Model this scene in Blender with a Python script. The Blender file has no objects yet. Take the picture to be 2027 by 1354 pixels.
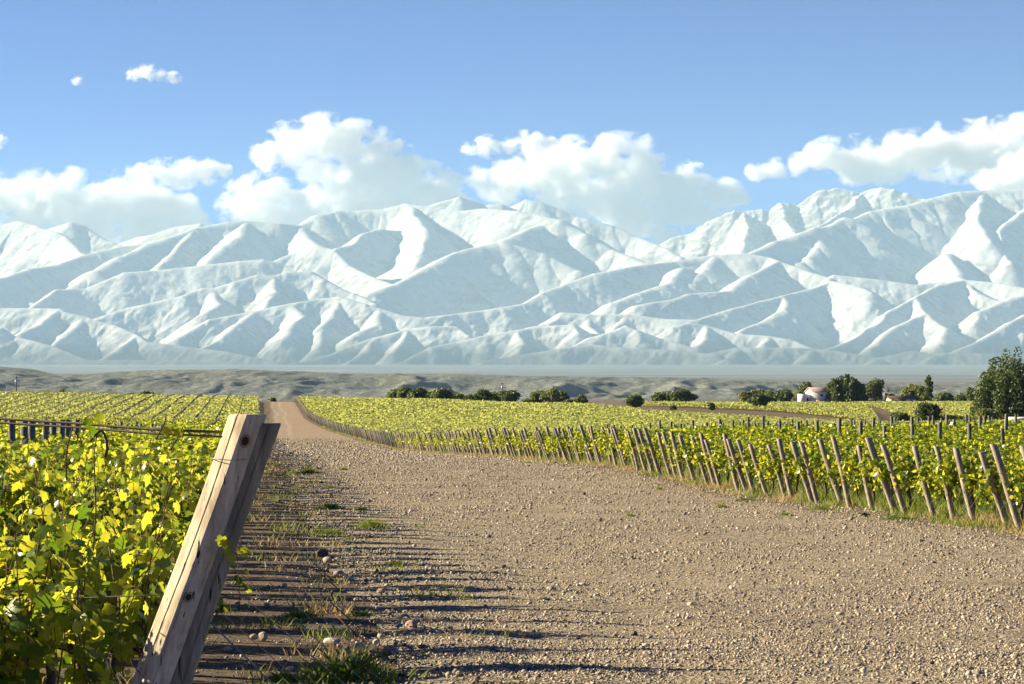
import bpy, bmesh, math, random
import numpy as np
from mathutils import Vector, Matrix

random.seed(7)
RNG = np.random.default_rng(11)
scene = bpy.context.scene
COL = scene.collection

# ------------------------------------------------------------------ camera, sky, sun, exposure
F = 5000.0            # focal length in pixels of the 2027 px wide photograph
CX, HY = 1013.5, 760.0   # image column of the axis, image row of the horizon
CZ = 1.75             # eye height above the near ground
cam_d = bpy.data.cameras.new('camera')
cam = bpy.data.objects.new('camera', cam_d)
COL.objects.link(cam)
cam.location = (0, 0, CZ)
cam.rotation_euler = (math.radians(90), 0, 0)
cam_d.sensor_width = 36
cam_d.lens = F / 2027 * 36
cam_d.shift_y = (HY - 677) / 2027
cam_d.clip_start = 0.1
cam_d.clip_end = 200000
scene.camera = cam

SUN_AZ = math.radians(-76)     # measured from +Y (view direction) towards +X: the sun stands at the left
SUN_EL = math.radians(22)
sun_dir = Vector((math.sin(SUN_AZ) * math.cos(SUN_EL), math.cos(SUN_AZ) * math.cos(SUN_EL), math.sin(SUN_EL)))
sun_d = bpy.data.lights.new('sun', 'SUN')
sun_d.energy = 5.0
sun_d.angle = math.radians(0.5)
sun_d.color = (1.0, 0.86, 0.60)
sun = bpy.data.objects.new('sun', sun_d)
COL.objects.link(sun)
sun.rotation_euler = sun_dir.to_track_quat('Z', 'Y').to_euler()

world = bpy.data.worlds.new('World')
scene.world = world
world.use_nodes = True
wn, wl = world.node_tree.nodes, world.node_tree.links
sky = wn.new('ShaderNodeTexSky')
sky.sky_type = 'NISHITA'
sky.sun_disc = False
sky.sun_elevation = SUN_EL
sky.sun_rotation = SUN_AZ
sky.altitude = 2500
sky.air_density = 0.75
sky.dust_density = 0.35
sky.ozone_density = 5.0
hs_ = wn.new('ShaderNodeHueSaturation'); hs_.inputs['Hue'].default_value = 0.504; hs_.inputs['Saturation'].default_value = 1.42; hs_.inputs['Value'].default_value = 0.55
wl.new(sky.outputs['Color'], hs_.inputs['Color']); gm_ = wn.new('ShaderNodeGamma'); gm_.inputs['Gamma'].default_value = 1.3; wl.new(hs_.outputs['Color'], gm_.inputs['Color']); wl.new(gm_.outputs['Color'], wn['Background'].inputs['Color'])
wn['Background'].inputs['Strength'].default_value = 0.05

scene.view_settings.view_transform = 'Standard'
scene.view_settings.look = 'None'
scene.view_settings.exposure = 1.72
scene.view_settings.gamma = 1
cy = scene.cycles
cy.max_bounces = 16
cy.diffuse_bounces = 3
cy.glossy_bounces = 2
cy.transmission_bounces = 6
cy.transparent_max_bounces = 8
cy.volume_bounces = 14
cy.use_denoising = True
cy.sample_clamp_indirect = 6

# ------------------------------------------------------------------ noise
def _hash(ix, iy, seed):
    h = (ix.astype(np.int64) * 374761393 + iy.astype(np.int64) * 668265263 + seed * 1442695041) & 0xffffffff
    h = ((h ^ (h >> 13)) * 1274126177) & 0xffffffff
    return ((h ^ (h >> 16)) & 0xffff) / 65535.0 * 2 * np.pi

def perlin(x, y, seed=0):
    x = np.asarray(x, float); y = np.asarray(y, float)
    ix, iy = np.floor(x), np.floor(y)
    fx, fy = x - ix, y - iy
    u = fx * fx * fx * (fx * (fx * 6 - 15) + 10); v = fy * fy * fy * (fy * (fy * 6 - 15) + 10)
    def g(a, b):
        t = _hash(ix + a, iy + b, seed)
        return np.cos(t) * (fx - a) + np.sin(t) * (fy - b)
    a = g(0, 0); b = g(1, 0); c = g(0, 1); d = g(1, 1)
    return (a + (b - a) * u) * (1 - v) + (c + (d - c) * u) * v

def fbm(x, y, octv=4, seed=0, gain=0.5):
    s = 0; amp = 1
    for k in range(octv):
        s = s + amp * perlin(x * 2 ** k, y * 2 ** k, seed + k * 17); amp *= gain
    return s

def ridged(x, y, octv=4, seed=0):
    s = 0; amp = 1; tot = 0
    for k in range(octv):
        s = s + amp * (1 - np.abs(perlin(x * 2 ** k, y * 2 ** k, seed + k * 31)) * 2); tot += amp; amp *= 0.5
    return s / tot

# ------------------------------------------------------------------ mesh and object helpers
def mesh_np(name, verts, faces, mat, parent=None, smooth=False, link=True):
    """verts (N,3), faces (M,k) integer array or list of such arrays (one per face size)"""
    me = bpy.data.meshes.new(name)
    verts = np.asarray(verts, np.float32)
    fl = faces if isinstance(faces, list) else [faces]
    fl = [np.asarray(f, np.int32) for f in fl if len(f)]
    me.vertices.add(len(verts)); me.vertices.foreach_set('co', verts.ravel())
    nl = sum(f.size for f in fl); npoly = sum(len(f) for f in fl)
    me.loops.add(nl); me.polygons.add(npoly)
    me.loops.foreach_set('vertex_index', np.concatenate([f.ravel() for f in fl]))
    starts = []; off = 0
    for f in fl:
        starts.append(off + np.arange(len(f)) * f.shape[1]); off += f.size
    me.polygons.foreach_set('loop_start', np.concatenate(starts).astype(np.int32))
    if smooth:
        me.polygons.foreach_set('use_smooth', np.ones(npoly, bool))
    me.update(calc_edges=True)
    me.materials.append(mat)
    o = bpy.data.objects.new(name, me)
    if link: COL.objects.link(o)
    if parent is not None: o.parent = parent
    return o

def tag(o, label=None, cat=None, group=None, kind=None):
    if label: o['label'] = label
    if cat: o['category'] = cat
    if group: o['group'] = group
    if kind: o['kind'] = kind
    return o

def empty(name, loc, rz=0):
    o = bpy.data.objects.new(name, None); COL.objects.link(o)
    o.location = loc; o.rotation_euler = (0, 0, rz); o.empty_display_size = 0.2
    return o

def copy_tree(o, parent=None):
    c = o.copy(); COL.objects.link(c)
    if parent is not None: c.parent = parent
    for ch in list(o.children): copy_tree(ch, c)
    return c

class MB:
    """collects shapes into one mesh"""
    def __init__(s): s.v = []; s.q = []; s.t = []; s.n = 0
    def add(s, v, q=None, t=None):
        v = np.asarray(v, float)
        if q is not None and len(q): s.q.append(np.asarray(q) + s.n)
        if t is not None and len(t): s.t.append(np.asarray(t) + s.n)
        s.v.append(v); s.n += len(v)
    def box(s, x0, x1, y0, y1, z0, z1, M=None):
        v = np.array([(x, y, z) for z in (z0, z1) for y in (y0, y1) for x in (x0, x1)], float)
        if M is not None: v = np.array([M @ Vector(p) for p in v])
        s.add(v, [(0, 2, 3, 1), (4, 5, 7, 6), (0, 1, 5, 4), (2, 6, 7, 3), (0, 4, 6, 2), (1, 3, 7, 5)])
    def tube(s, pts, r, sides=6):
        pts = [Vector(p) for p in pts]; n = len(pts)
        rr = r if hasattr(r, '__len__') else [r] * n
        vs = []
        for i, p in enumerate(pts):
            d = (pts[min(i + 1, n - 1)] - pts[max(i - 1, 0)]).normalized()
            a = d.orthogonal().normalized() if i == 0 else (a - d * a.dot(d)).normalized()
            b = d.cross(a)
            for k in range(sides):
                t = 2 * math.pi * k / sides
                vs.append(p + (a * math.cos(t) + b * math.sin(t)) * rr[i])
        q = [(i * sides + k, i * sides + (k + 1) % sides, (i + 1) * sides + (k + 1) % sides, (i + 1) * sides + k)
             for i in range(n - 1) for k in range(sides)]
        vs += [pts[0], pts[-1]]
        t = [(n * sides, (k + 1) % sides, k) for k in range(sides)] + \
            [(n * sides + 1, (n - 1) * sides + k, (n - 1) * sides + (k + 1) % sides) for k in range(sides)]
        s.add(vs, q, t)
    def build(s, name, mat, parent=None, smooth=False):
        f = []
        if s.q: f.append(np.concatenate(s.q))
        if s.t: f.append(np.concatenate(s.t))
        return mesh_np(name, np.concatenate(s.v), f, mat, parent, smooth)

ONES = ['', 'first', 'second', 'third', 'fourth', 'fifth', 'sixth', 'seventh', 'eighth', 'ninth', 'tenth', 'eleventh', 'twelfth',
        'thirteenth', 'fourteenth', 'fifteenth', 'sixteenth', 'seventeenth', 'eighteenth', 'nineteenth']
def ordinal(n):
    if n < 20: return ONES[n]
    tens = {2: 'twent', 3: 'thirt', 4: 'fort', 5: 'fift', 6: 'sixt'}[n // 10]
    return tens + 'ieth' if n % 10 == 0 else tens + 'y-' + ONES[n % 10]

# ------------------------------------------------------------------ materials
class Mat:
    def __init__(s, name):
        s.m = bpy.data.materials.new(name); s.m.use_nodes = True
        s.n = s.m.node_tree.nodes; s.l = s.m.node_tree.links
        s.p = s.n['Principled BSDF']; s.out = s.n['Material Output']
    def new(s, t, **kw):
        n = s.n.new(t)
        for k, v in kw.items():
            if k in n.inputs.keys(): n.inputs[k].default_value = v
            else: setattr(n, k, v)
        return n
    def coord(s, scale=(1, 1, 1)):
        t = s.new('ShaderNodeTexCoord'); m = s.new('ShaderNodeMapping')
        m.inputs['Scale'].default_value = scale
        s.l.new(t.outputs['Object'], m.inputs['Vector']); return m.outputs[0]
    def noise(s, vec, scale, detail=4, rough=0.6, dist=0.0):
        n = s.new('ShaderNodeTexNoise'); n.inputs['Scale'].default_value = scale; n.inputs['Detail'].default_value = detail
        n.inputs['Roughness'].default_value = rough; n.inputs['Distortion'].default_value = dist
        s.l.new(vec, n.inputs['Vector']); return n.outputs['Fac']
    def ramp(s, fac, stops, interp='LINEAR'):
        r = s.new('ShaderNodeValToRGB'); cr = r.color_ramp; cr.interpolation = interp
        while len(cr.elements) < len(stops): cr.elements.new(0.5)
        for e, (p, c) in zip(cr.elements, stops):
            e.position = p; e.color = (c[0], c[1], c[2], 1) if hasattr(c, '__len__') else (c, c, c, 1)
        s.l.new(fac, r.inputs[0]); return r.outputs[0]
    def mix(s, fac, a, b, mode='MIX'):
        m = s.new('ShaderNodeMix', data_type='RGBA', blend_type=mode)
        for sock, v in ((m.inputs[0], fac), (m.inputs[6], a), (m.inputs[7], b)):
            if isinstance(v, bpy.types.NodeSocket): s.l.new(v, sock)
            elif hasattr(v, '__len__'): sock.default_value = (v[0], v[1], v[2], 1)
            else: sock.default_value = v
        return m.outputs[2]
    def math(s, op, a, b=0.0, clamp=False):
        m = s.new('ShaderNodeMath', operation=op); m.use_clamp = clamp
        for i, v in enumerate((a, b)):
            if isinstance(v, bpy.types.NodeSocket): s.l.new(v, m.inputs[i])
            else: m.inputs[i].default_value = v
        return m.outputs[0]
    def bump(s, h, strength=0.5, dist=0.02):
        b = s.new('ShaderNodeBump'); b.inputs['Strength'].default_value = strength; b.inputs['Distance'].default_value = dist
        s.l.new(h, b.inputs['Height']); s.l.new(b.outputs[0], s.p.inputs['Normal']); return b
    def base(s, c, rough=0.8, spec=0.3):
        if isinstance(c, bpy.types.NodeSocket): s.l.new(c, s.p.inputs['Base Color'])
        else: s.p.inputs['Base Color'].default_value = (c[0], c[1], c[2], 1)
        s.p.inputs['Roughness'].default_value = rough; s.p.inputs['Specular IOR Level'].default_value = spec
        return s.m
    def island(s):
        return s.new('ShaderNodeNewGeometry').outputs['Random Per Island']

def simple_mat(name, c, rough=0.8, spec=0.3, var=0.25, scale=6.0):
    m = Mat(name); v = m.coord()
    n = m.noise(v, scale, 5)
    lo = [x * (1 - var) for x in c]; hi = [min(1, x * (1 + var)) for x in c]
    return m.base(m.ramp(n, [(0.3, lo), (0.7, hi)]), rough, spec)

def leaf_mat(name, lo, hi, tlo, thi, mixf=0.5, rough=0.45, patch=None):
    m = Mat(name); r = m.island()
    c = m.ramp(r, [(0.0, lo), (1.0, hi)]); tc = m.ramp(r, [(0.0, tlo), (1.0, thi)])
    if patch:
        n = m.noise(m.coord(), patch, 3)
        c = m.mix(0.45, c, m.ramp(n, [(0.35, lo), (0.65, hi)])); tc = m.mix(0.45, tc, m.ramp(n, [(0.35, tlo), (0.65, thi)]))
    m.base(c, rough, 0.35)
    t = m.new('ShaderNodeBsdfTranslucent'); m.l.new(tc, t.inputs['Color'])
    mx = m.new('ShaderNodeMixShader'); mx.inputs[0].default_value = mixf
    m.l.new(m.p.outputs[0], mx.inputs[1]); m.l.new(t.outputs[0], mx.inputs[2]); m.l.new(mx.outputs[0], m.out.inputs['Surface'])
    return m.m

M_VINE = leaf_mat('vine leaf', (0.04, 0.095, 0.010), (0.16, 0.22, 0.02), (0.14, 0.26, 0.012), (0.86, 0.79, 0.05), 0.5, 0.32)
M_VINEFAR = leaf_mat('vineyard leaf', (0.19, 0.23, 0.06), (0.29, 0.32, 0.09), (0.48, 0.52, 0.11), (0.64, 0.64, 0.17), 0.5, 0.6, patch=0.15)
M_TREE = leaf_mat('tree leaf dark', (0.042, 0.075, 0.022), (0.12, 0.155, 0.05), (0.08, 0.12, 0.02), (0.2, 0.23, 0.04), 0.3, 0.5)
M_TREEMID = leaf_mat('tree leaf mid', (0.07, 0.105, 0.035), (0.14, 0.17, 0.06), (0.15, 0.20, 0.04), (0.27, 0.30, 0.07), 0.35, 0.5)
M_TREELIGHT = leaf_mat('tree leaf light', (0.13, 0.16, 0.05), (0.22, 0.24, 0.08), (0.22, 0.26, 0.05), (0.36, 0.36, 0.08), 0.35, 0.55)
M_GRASS = leaf_mat('grass', (0.09, 0.14, 0.02), (0.18, 0.22, 0.04), (0.2, 0.28, 0.03), (0.36, 0.40, 0.07), 0.4, 0.5)
M_STRAW = leaf_mat('dry grass', (0.30, 0.22, 0.10), (0.50, 0.38, 0.19), (0.40, 0.28, 0.12), (0.60, 0.44, 0.2), 0.35, 0.6)
M_BARK = simple_mat('bark', (0.10, 0.07, 0.045), 0.9, 0.2, 0.5, 30)
M_CANE = simple_mat('cane', (0.16, 0.10, 0.05), 0.8, 0.2, 0.4, 40)
M_WIRE = simple_mat('wire', (0.16, 0.12, 0.09), 0.55, 0.5, 0.3, 30)
M_STEEL = simple_mat('galvanised wire', (0.30, 0.27, 0.23), 0.45, 0.5, 0.25, 30)
M_RUST = simple_mat('rust', (0.16, 0.05, 0.025), 0.8, 0.3, 0.4, 30)
M_WHITE = simple_mat('whitewash', (0.78, 0.74, 0.68), 0.85, 0.2, 0.08, 0.8)
M_ROOFRED = simple_mat('red roof tiles', (0.50, 0.36, 0.31), 0.85, 0.2, 0.25, 2.5)
M_ROOFDARK = simple_mat('dark roof tiles', (0.09, 0.065, 0.062), 0.85, 0.2, 0.25, 2.5)
M_DARK = simple_mat('dark opening', (0.03, 0.028, 0.026), 0.4, 0.5, 0.2, 2)
M_PINK = simple_mat('pink render', (0.62, 0.46, 0.38), 0.9, 0.2, 0.12, 1.0)
M_SHED = simple_mat('weathered shed sheet', (0.12, 0.12, 0.12), 0.8, 0.3, 0.3, 1.5)
M_POLE = simple_mat('pole timber', (0.13, 0.11, 0.09), 0.85, 0.2, 0.3, 3)
M_CERAMIC = simple_mat('insulator', (0.7, 0.68, 0.64), 0.4, 0.5, 0.1, 3)

def wood_mat(name, dark, mid, light, green=0.0, knots=()):
    m = Mat(name); v = m.coord((26, 26, 1.6))
    g = m.noise(v, 1.0, 8, 0.65, 0.6)
    c = m.ramp(g, [(0.28, dark), (0.45, mid), (0.62, light)])
    v2 = m.coord((5, 5, 2.2))
    st = m.noise(v2, 1.0, 5, 0.6, 0.4)
    c = m.mix(m.ramp(st, [(0.46, 0.0), (0.66, 0.6)]), c, dark)
    w = m.noise(m.coord((3, 3, 1.0)), 1.3, 3)
    c = m.mix(m.ramp(w, [(0.48, 0.0), (0.66, 0.3)]), c, (0.46, 0.33, 0.18))
    if green: c = m.mix(m.ramp(m.noise(m.coord((4, 4, 1.4)), 1.0, 4), [(0.4, 0.0), (0.65, green)]), c, (0.12, 0.12, 0.075))
    # fine drying checks along the grain
    ck = m.noise(m.coord((48, 48, 0.7)), 1.0, 3, 0.5)
    ckm = m.ramp(ck, [(0.30, 1.0), (0.36, 0.0)])
    c = m.mix(ckm, c, (0.03, 0.024, 0.018))
    obj = m.new('ShaderNodeTexCoord').outputs['Object']
    for (kx, ky, kz, kr) in knots:
        d = m.new('ShaderNodeVectorMath', operation='DISTANCE'); m.l.new(obj, d.inputs[0]); d.inputs[1].default_value = (kx, ky, kz)
        f = m.math('DIVIDE', d.outputs['Value'], kr)
        c = m.mix(m.ramp(f, [(0.0, 1.0), (0.55, 1.0), (0.75, 0.35), (0.95, 0.75), (1.0, 0.0)]), c, (0.045, 0.022, 0.012))
    m.base(c, 0.85, 0.2)
    m.bump(m.math('ADD', g, m.math('MULTIPLY', ckm, -1.5)), 0.5, 0.006)
    return m.m
M_POST = wood_mat('post wood', (0.14, 0.118, 0.09), (0.28, 0.24, 0.185), (0.43, 0.375, 0.295))
M_POSTGREY = wood_mat('grey post wood', (0.07, 0.065, 0.055), (0.15, 0.14, 0.12), (0.26, 0.24, 0.2), 0.3)

def ground_mat():
    m = Mat('soil'); v = m.coord()
    n = m.noise(v, 0.9, 8, 0.65); n2 = m.noise(v, 14.0, 6, 0.7); n3 = m.noise(v, 0.05, 4)
    c = m.ramp(n2, [(0.3, (0.065, 0.048, 0.036)), (0.55, (0.14, 0.104, 0.074)), (0.72, (0.27, 0.205, 0.145))])
    c = m.mix(m.ramp(n, [(0.45, 0.0), (0.62, 0.5)]), c, (0.17, 0.125, 0.085))
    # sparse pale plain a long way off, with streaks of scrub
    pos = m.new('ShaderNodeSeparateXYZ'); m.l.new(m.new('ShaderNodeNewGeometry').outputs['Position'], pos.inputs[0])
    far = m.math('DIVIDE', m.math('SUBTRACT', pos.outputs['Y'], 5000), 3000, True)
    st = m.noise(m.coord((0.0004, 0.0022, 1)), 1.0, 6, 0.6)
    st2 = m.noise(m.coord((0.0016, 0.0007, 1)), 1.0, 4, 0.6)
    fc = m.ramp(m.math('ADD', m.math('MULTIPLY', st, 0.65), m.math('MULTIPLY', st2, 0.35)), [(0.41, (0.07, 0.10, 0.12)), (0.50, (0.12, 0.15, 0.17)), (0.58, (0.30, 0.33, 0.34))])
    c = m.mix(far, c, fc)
    m.base(c, 0.95, 0.15)
    m.bump(m.math('ADD', n2, n), 0.7, 0.05)
    return m.m
M_SOIL = ground_mat()

def road_mat():
    m = Mat('gravel'); v = m.coord()
    vo = m.new('ShaderNodeTexVoronoi'); vo.inputs['Scale'].default_value = 26; m.l.new(v, vo.inputs['Vector'])
    vo2 = m.new('ShaderNodeTexVoronoi'); vo2.inputs['Scale'].default_value = 9; m.l.new(v, vo2.inputs['Vector'])
    sep = m.new('ShaderNodeSeparateColor'); m.l.new(vo.outputs['Color'], sep.inputs[0])
    c = m.ramp(sep.outputs[0], [(0.0, (0.13, 0.105, 0.075)), (0.4, (0.31, 0.25, 0.175)), (0.75, (0.48, 0.395, 0.28)), (1.0, (0.66, 0.56, 0.41))])
    n = m.noise(v, 0.35, 5, 0.6); n2 = m.noise(m.coord((0.12, 0.9, 1)), 1.0, 5, 0.6)
    c = m.mix(m.ramp(n, [(0.40, 0.0), (0.62, 0.55)]), c, (0.44, 0.36, 0.25))
    c = m.mix(m.ramp(n2, [(0.52, 0.0), (0.68, 0.4)]), c, (0.13, 0.10, 0.08))
    # worn wheel tracks that follow the road, and the browner earth at its far end
    pos = m.new('ShaderNodeSeparateXYZ'); m.l.new(m.new('ShaderNodeNewGeometry').outputs['Position'], pos.inputs[0])
    u = m.math('ADD', pos.outputs['X'], m.math('MULTIPLY', pos.outputs['Y'], 0.1))
    u = m.math('ADD', u, m.math('MULTIPLY', m.math('SUBTRACT', m.noise(m.coord((0.01, 0.012, 1)), 1.0, 2), 0.5), 3.0))
    tr = None
    for cc in (3.0, 4.7):
        d = m.math('ABSOLUTE', m.math('SUBTRACT', u, cc))
        t = m.ramp(d, [(0.15, 0.7), (0.45, 0.0)])
        tr = t if tr is None else m.math('MAXIMUM', tr, t)
    far = m.math('DIVIDE', m.math('SUBTRACT', pos.outputs['Y'], 180), 200, True)
    c = m.mix(m.math('MULTIPLY', far, 0.55), c, (0.31, 0.215, 0.15))
    c = m.mix(m.math('MULTIPLY', m.math('MULTIPLY', tr, far), 0.9), c, (0.42, 0.34, 0.26))
    m.base(c, 0.92, 0.2)
    h = m.math('ADD', m.math('MULTIPLY', vo.outputs['Distance'], -1.0), m.math('MULTIPLY', vo2.outputs['Distance'], -0.9))
    h = m.math('ADD', h, m.noise(v, 60, 3))
    m.bump(h, 1.0, 0.06)
    return m.m
M_ROAD = road_mat()

def stone_mat():
    m = Mat('stones'); r = m.island()
    c = m.ramp(r, [(0.0, (0.07, 0.058, 0.048)), (0.25, (0.20, 0.165, 0.12)), (0.55, (0.43, 0.355, 0.25)), (0.85, (0.62, 0.525, 0.385)), (1.0, (0.72, 0.63, 0.51))])
    c = m.mix(0.35, c, m.ramp(m.noise(m.coord(), 40, 4), [(0.3, (0.12, 0.1, 0.08)), (0.7, (0.45, 0.38, 0.3))]))
    return m.base(c, 0.85, 0.25)
M_STONE = stone_mat()

def hill_mat():
    m = Mat('scrub hills'); v = m.coord()
    n = m.noise(v, 0.012, 8, 0.65); n2 = m.noise(v, 0.09, 6, 0.75)
    c = m.ramp(n2, [(0.40, (0.105, 0.12, 0.115)), (0.49, (0.175, 0.19, 0.18)), (0.60, (0.26, 0.27, 0.255))])
    c = m.mix(m.ramp(n, [(0.42, 0.0), (0.62, 0.6)]), c, (0.15, 0.155, 0.10))
    m.base(c, 0.95, 0.1); m.bump(n2, 0.8, 6.0)
    return m.m

def snow_mat():
    m = Mat('snow mountain'); v = m.coord()
    geo = m.new('ShaderNodeNewGeometry')
    pos = m.new('ShaderNodeSeparateXYZ'); m.l.new(geo.outputs['Position'], pos.inputs[0])
    nor = m.new('ShaderNodeSeparateXYZ'); m.l.new(geo.outputs['Normal'], nor.inputs[0])
    n = m.noise(v, 0.0016, 10, 0.72); n2 = m.noise(m.coord((0.012, 0.012, 0.004)), 1.0, 6, 0.7)
    snow = m.ramp(m.noise(v, 0.0006, 4), [(0.3, (0.51, 0.53, 0.53)), (0.7, (0.57, 0.59, 0.58))])
    rock = m.ramp(n2, [(0.3, (0.09, 0.09, 0.09)), (0.7, (0.2, 0.195, 0.185))])
    steep = m.math('MULTIPLY', m.math('SUBTRACT', 0.93, nor.outputs['Z']), 1.3)
    at_ = m.new('ShaderNodeAttribute', attribute_name='flow'); fm_ = m.new('ShaderNodeMapping'); fm_.inputs['Scale'].default_value = (0.011, 0.0022, 1); m.l.new(at_.outputs['Vector'], fm_.inputs['Vector'])
    n3 = m.noise(fm_.outputs[0], 1.0, 7, 0.7)
    steep = m.math('ADD', steep, m.math('MULTIPLY', m.math('SUBTRACT', n3, 0.5), 0.8))
    f = m.math('ADD', steep, m.math('ADD', m.math('MULTIPLY', m.math('SUBTRACT', n, 0.5), 0.9), m.math('MULTIPLY', m.math('SUBTRACT', n2, 0.5), 0.7)))
    f = m.ramp(f, [(0.17, 0.0), (0.34, 0.65)])
    c = m.mix(f, snow, rock)
    # snow line
    zz = m.math('ADD', pos.outputs['Z'], m.math('MULTIPLY', m.math('SUBTRACT', n, 0.5), 420))
    line = m.math('DIVIDE', m.math('SUBTRACT', zz, 300), 240, True)
    earth = m.ramp(n2, [(0.3, (0.07, 0.08, 0.09)), (0.7, (0.13, 0.14, 0.145))])
    c = m.mix(line, earth, c)
    m.base(c, 0.8, 0.15)
    m.bump(m.math('ADD', n2, m.math('MULTIPLY', n, 1.0)), 0.16, 40.0)
    return m.m

# ------------------------------------------------------------------ the lie of the land (heights relative to the eye)
T_COL = np.array([(-0.5), (0 - CX) / F, (513 - CX) / F, (800 - CX) / F, (1100 - CX) / F, (1500 - CX) / F, (2027 - CX) / F, 0.5])
G_ROWS = [
    (2,    [-1.70, -1.70, -1.72, -1.74, -1.75, -1.75, -1.75]),
    (8.5,  [-1.735, -1.735, -1.75, -1.80, -1.80, -1.80, -1.80]),
    (15,   [-1.83, -1.83, -1.85, -1.88, -1.90, -1.90, -1.90]),
    (30,   [-2.15, -2.15, -2.25, -2.28, -2.30, -2.30, -2.30]),
    (46.6, [-2.42, -2.42, -2.55, -2.60, -2.65, -2.65, -2.65]),
    (73,   [-2.70, -2.70, -2.95, -3.05, -3.05, -3.08, -2.90]),
    (99,   [-3.00, -3.00, -3.15, -3.15, -3.15, -3.00, -2.90]),
    (141,  [-3.70, -3.70, -3.90, -4.00, -4.05, -3.80, -3.50]),
    (187,  [-4.60, -4.60, -5.00, -5.15, -5.10, -4.60, -4.20]),
    (250,  [-5.60, -5.60, -6.20, -6.40, -6.20, -5.70, -5.20]),
    (320,  [-6.40, -6.40, -7.00, -7.20, -6.90, -6.50, -6.10]),
    (395,  [-6.70, -6.70, -7.40, -7.30, -7.10, -6.90, -6.70]),
    (450,  [-6.20, -6.20, -6.90, -6.80, -6.90, -6.90, -6.90]),
    (600,  [-3.00, -3.00, -4.00, -4.60, -6.00, -6.70, -6.80]),
    (700,  [-3.90, -3.90, -5.00, -5.60, -6.30, -6.80, -6.90]),
    (850,  [-8.00, -8.00, -9.00, -8.00, -7.00, -6.80, -6.80]),
    (1300, [-17.0] * 7),
    (2500, [-29.0] * 7), (4200, [-30.0] * 7), (6000, [0.0] * 7), (14000, [62.0] * 7), (27000, [205.0] * 7), (90000, [420.0] * 7)]
_gy = np.log(np.array([r[0] for r in G_ROWS], float))
_gl = np.linspace(_gy[0], _gy[-1], 900)
_gt = []
_k = np.exp(-0.5 * (np.arange(-14, 15) / 5.0) ** 2); _k /= _k.sum()
for j in range(8):
    col = np.array([r[1][min(j, 6)] if j < 7 else r[1][6] for r in G_ROWS], float)
    d = np.interp(_gl, _gy, col)
    _gt.append(np.convolve(np.pad(d, 14, mode='edge'), _k, mode='valid'))
_gt = np.array(_gt)

def ground(X, Y):
    X = np.asarray(X, float); Y = np.asarray(Y, float)
    Yc = np.maximum(Y, 2.0)
    t = np.clip(X / Yc, T_COL[0] + 1e-6, T_COL[-1] - 1e-6)
    fi = np.clip((np.log(Yc) - _gl[0]) / (_gl[1] - _gl[0]), 0, len(_gl) - 1.001)
    i = fi.astype(int); fr = fi - i
    j = np.clip(np.searchsorted(T_COL, t) - 1, 0, 6)
    u = (t - T_COL[j]) / (T_COL[j + 1] - T_COL[j]); u = u * u * (3 - 2 * u)
    a = _gt[j, i] * (1 - fr) + _gt[j, i + 1] * fr
    b = _gt[j + 1, i] * (1 - fr) + _gt[j + 1, i + 1] * fr
    return CZ + a * (1 - u) + b * u

def gz(x, y): return float(ground(x, y))

def hit(px, py, y0=9.0, y1=1200.0):
    """where the line of sight through a photograph pixel meets the ground"""
    Y = np.exp(np.linspace(math.log(y0), math.log(y1), 3000))
    X = (px - CX) / F * Y
    d = (CZ - (py - HY) / F * Y) - ground(X, Y)
    k = np.argmax(d < 0)
    if d[k] >= 0: k = len(Y) - 1
    return float(X[k]), float(Y[k]), float(ground(X[k], Y[k]))

def at(px, py, Y): return ((px - CX) / F * Y, Y, CZ - (py - HY) / F * Y)

def xl(Y): return -0.55 - 0.1 * Y                   # foot line of the row ends at the left of the road
def xr(Y):                                          # ... and at the right
    c = np.interp(Y, [0, 330, 470, 900], [13.7, 13.5, 9.3, 9.1]); return c - 0.1 * np.asarray(Y, float)

# ------------------------------------------------------------------ ground sheet and gravel road
def grid_faces(nr, nc):
    i = np.arange(nr - 1)[:, None] * nc + np.arange(nc - 1)[None, :]
    return np.stack([i, i + 1, i + nc + 1, i + nc], -1).reshape(-1, 4)

ys = np.concatenate([[-60, -20, -5], np.exp(np.linspace(math.log(2), math.log(90000), 340))])
sx = np.linspace(-7.5, 7.5, 361); xs = np.sinh(sx) * 33.0
gx, gy = np.meshgrid(xs, ys)
gzv = ground(gx, gy) - 0.02
rough_amp = np.clip(1 - gy / 120, 0, 1) * 0.035
gzv += rough_amp * fbm(gx * 0.9, gy * 0.9, 3, 5)
inroad = (gx > xl(gy) + 2.2) & (gx < xr(gy) - 1.4) & (gy < 660)
gzv -= np.where(inroad, 0.12, 0)
o = mesh_np('ground', np.stack([gx, gy, gzv], -1).reshape(-1, 3), grid_faces(*gx.shape), M_SOIL, smooth=True)
tag(o, 'brown vineyard soil reaching to the pale plain under the mountains', 'ground', kind='structure')

ry = np.concatenate([np.arange(-20, 14, 1.0), np.arange(14, 60, 0.2), np.exp(np.linspace(math.log(60), math.log(700), 300))])
ru = np.linspace(0, 1, 90)
RY, RU = np.meshgrid(ry, ru, indexing='ij')
L = xl(RY) + 1.5 + 0.35 * fbm(RY * 0.3, RY * 0 + 3, 3, 9); R = xr(RY) - 0.9 + 0.3 * fbm(RY * 0.3, RY * 0 + 8, 3, 12)
RX = L + (R - L) * RU
edge = np.minimum(RU, 1 - RU) * (R - L)
RZ = ground(RX, RY) + np.clip(edge * 0.06, 0, 0.05) - 0.03 + np.clip(1 - RY / 90, 0, 1) * (0.055 * fbm(RX * 0.7, RY * 0.35, 4, 21))
road = mesh_np('gravel_road', np.stack([RX, RY, RZ], -1).reshape(-1, 3), grid_faces(*RX.shape), M_ROAD, smooth=True)
tag(road, 'wide gravel track running between the vineyard blocks and over the rise', 'road', kind='structure')
def road_z(X, Y): return gz(X, Y) + 0.02

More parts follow.
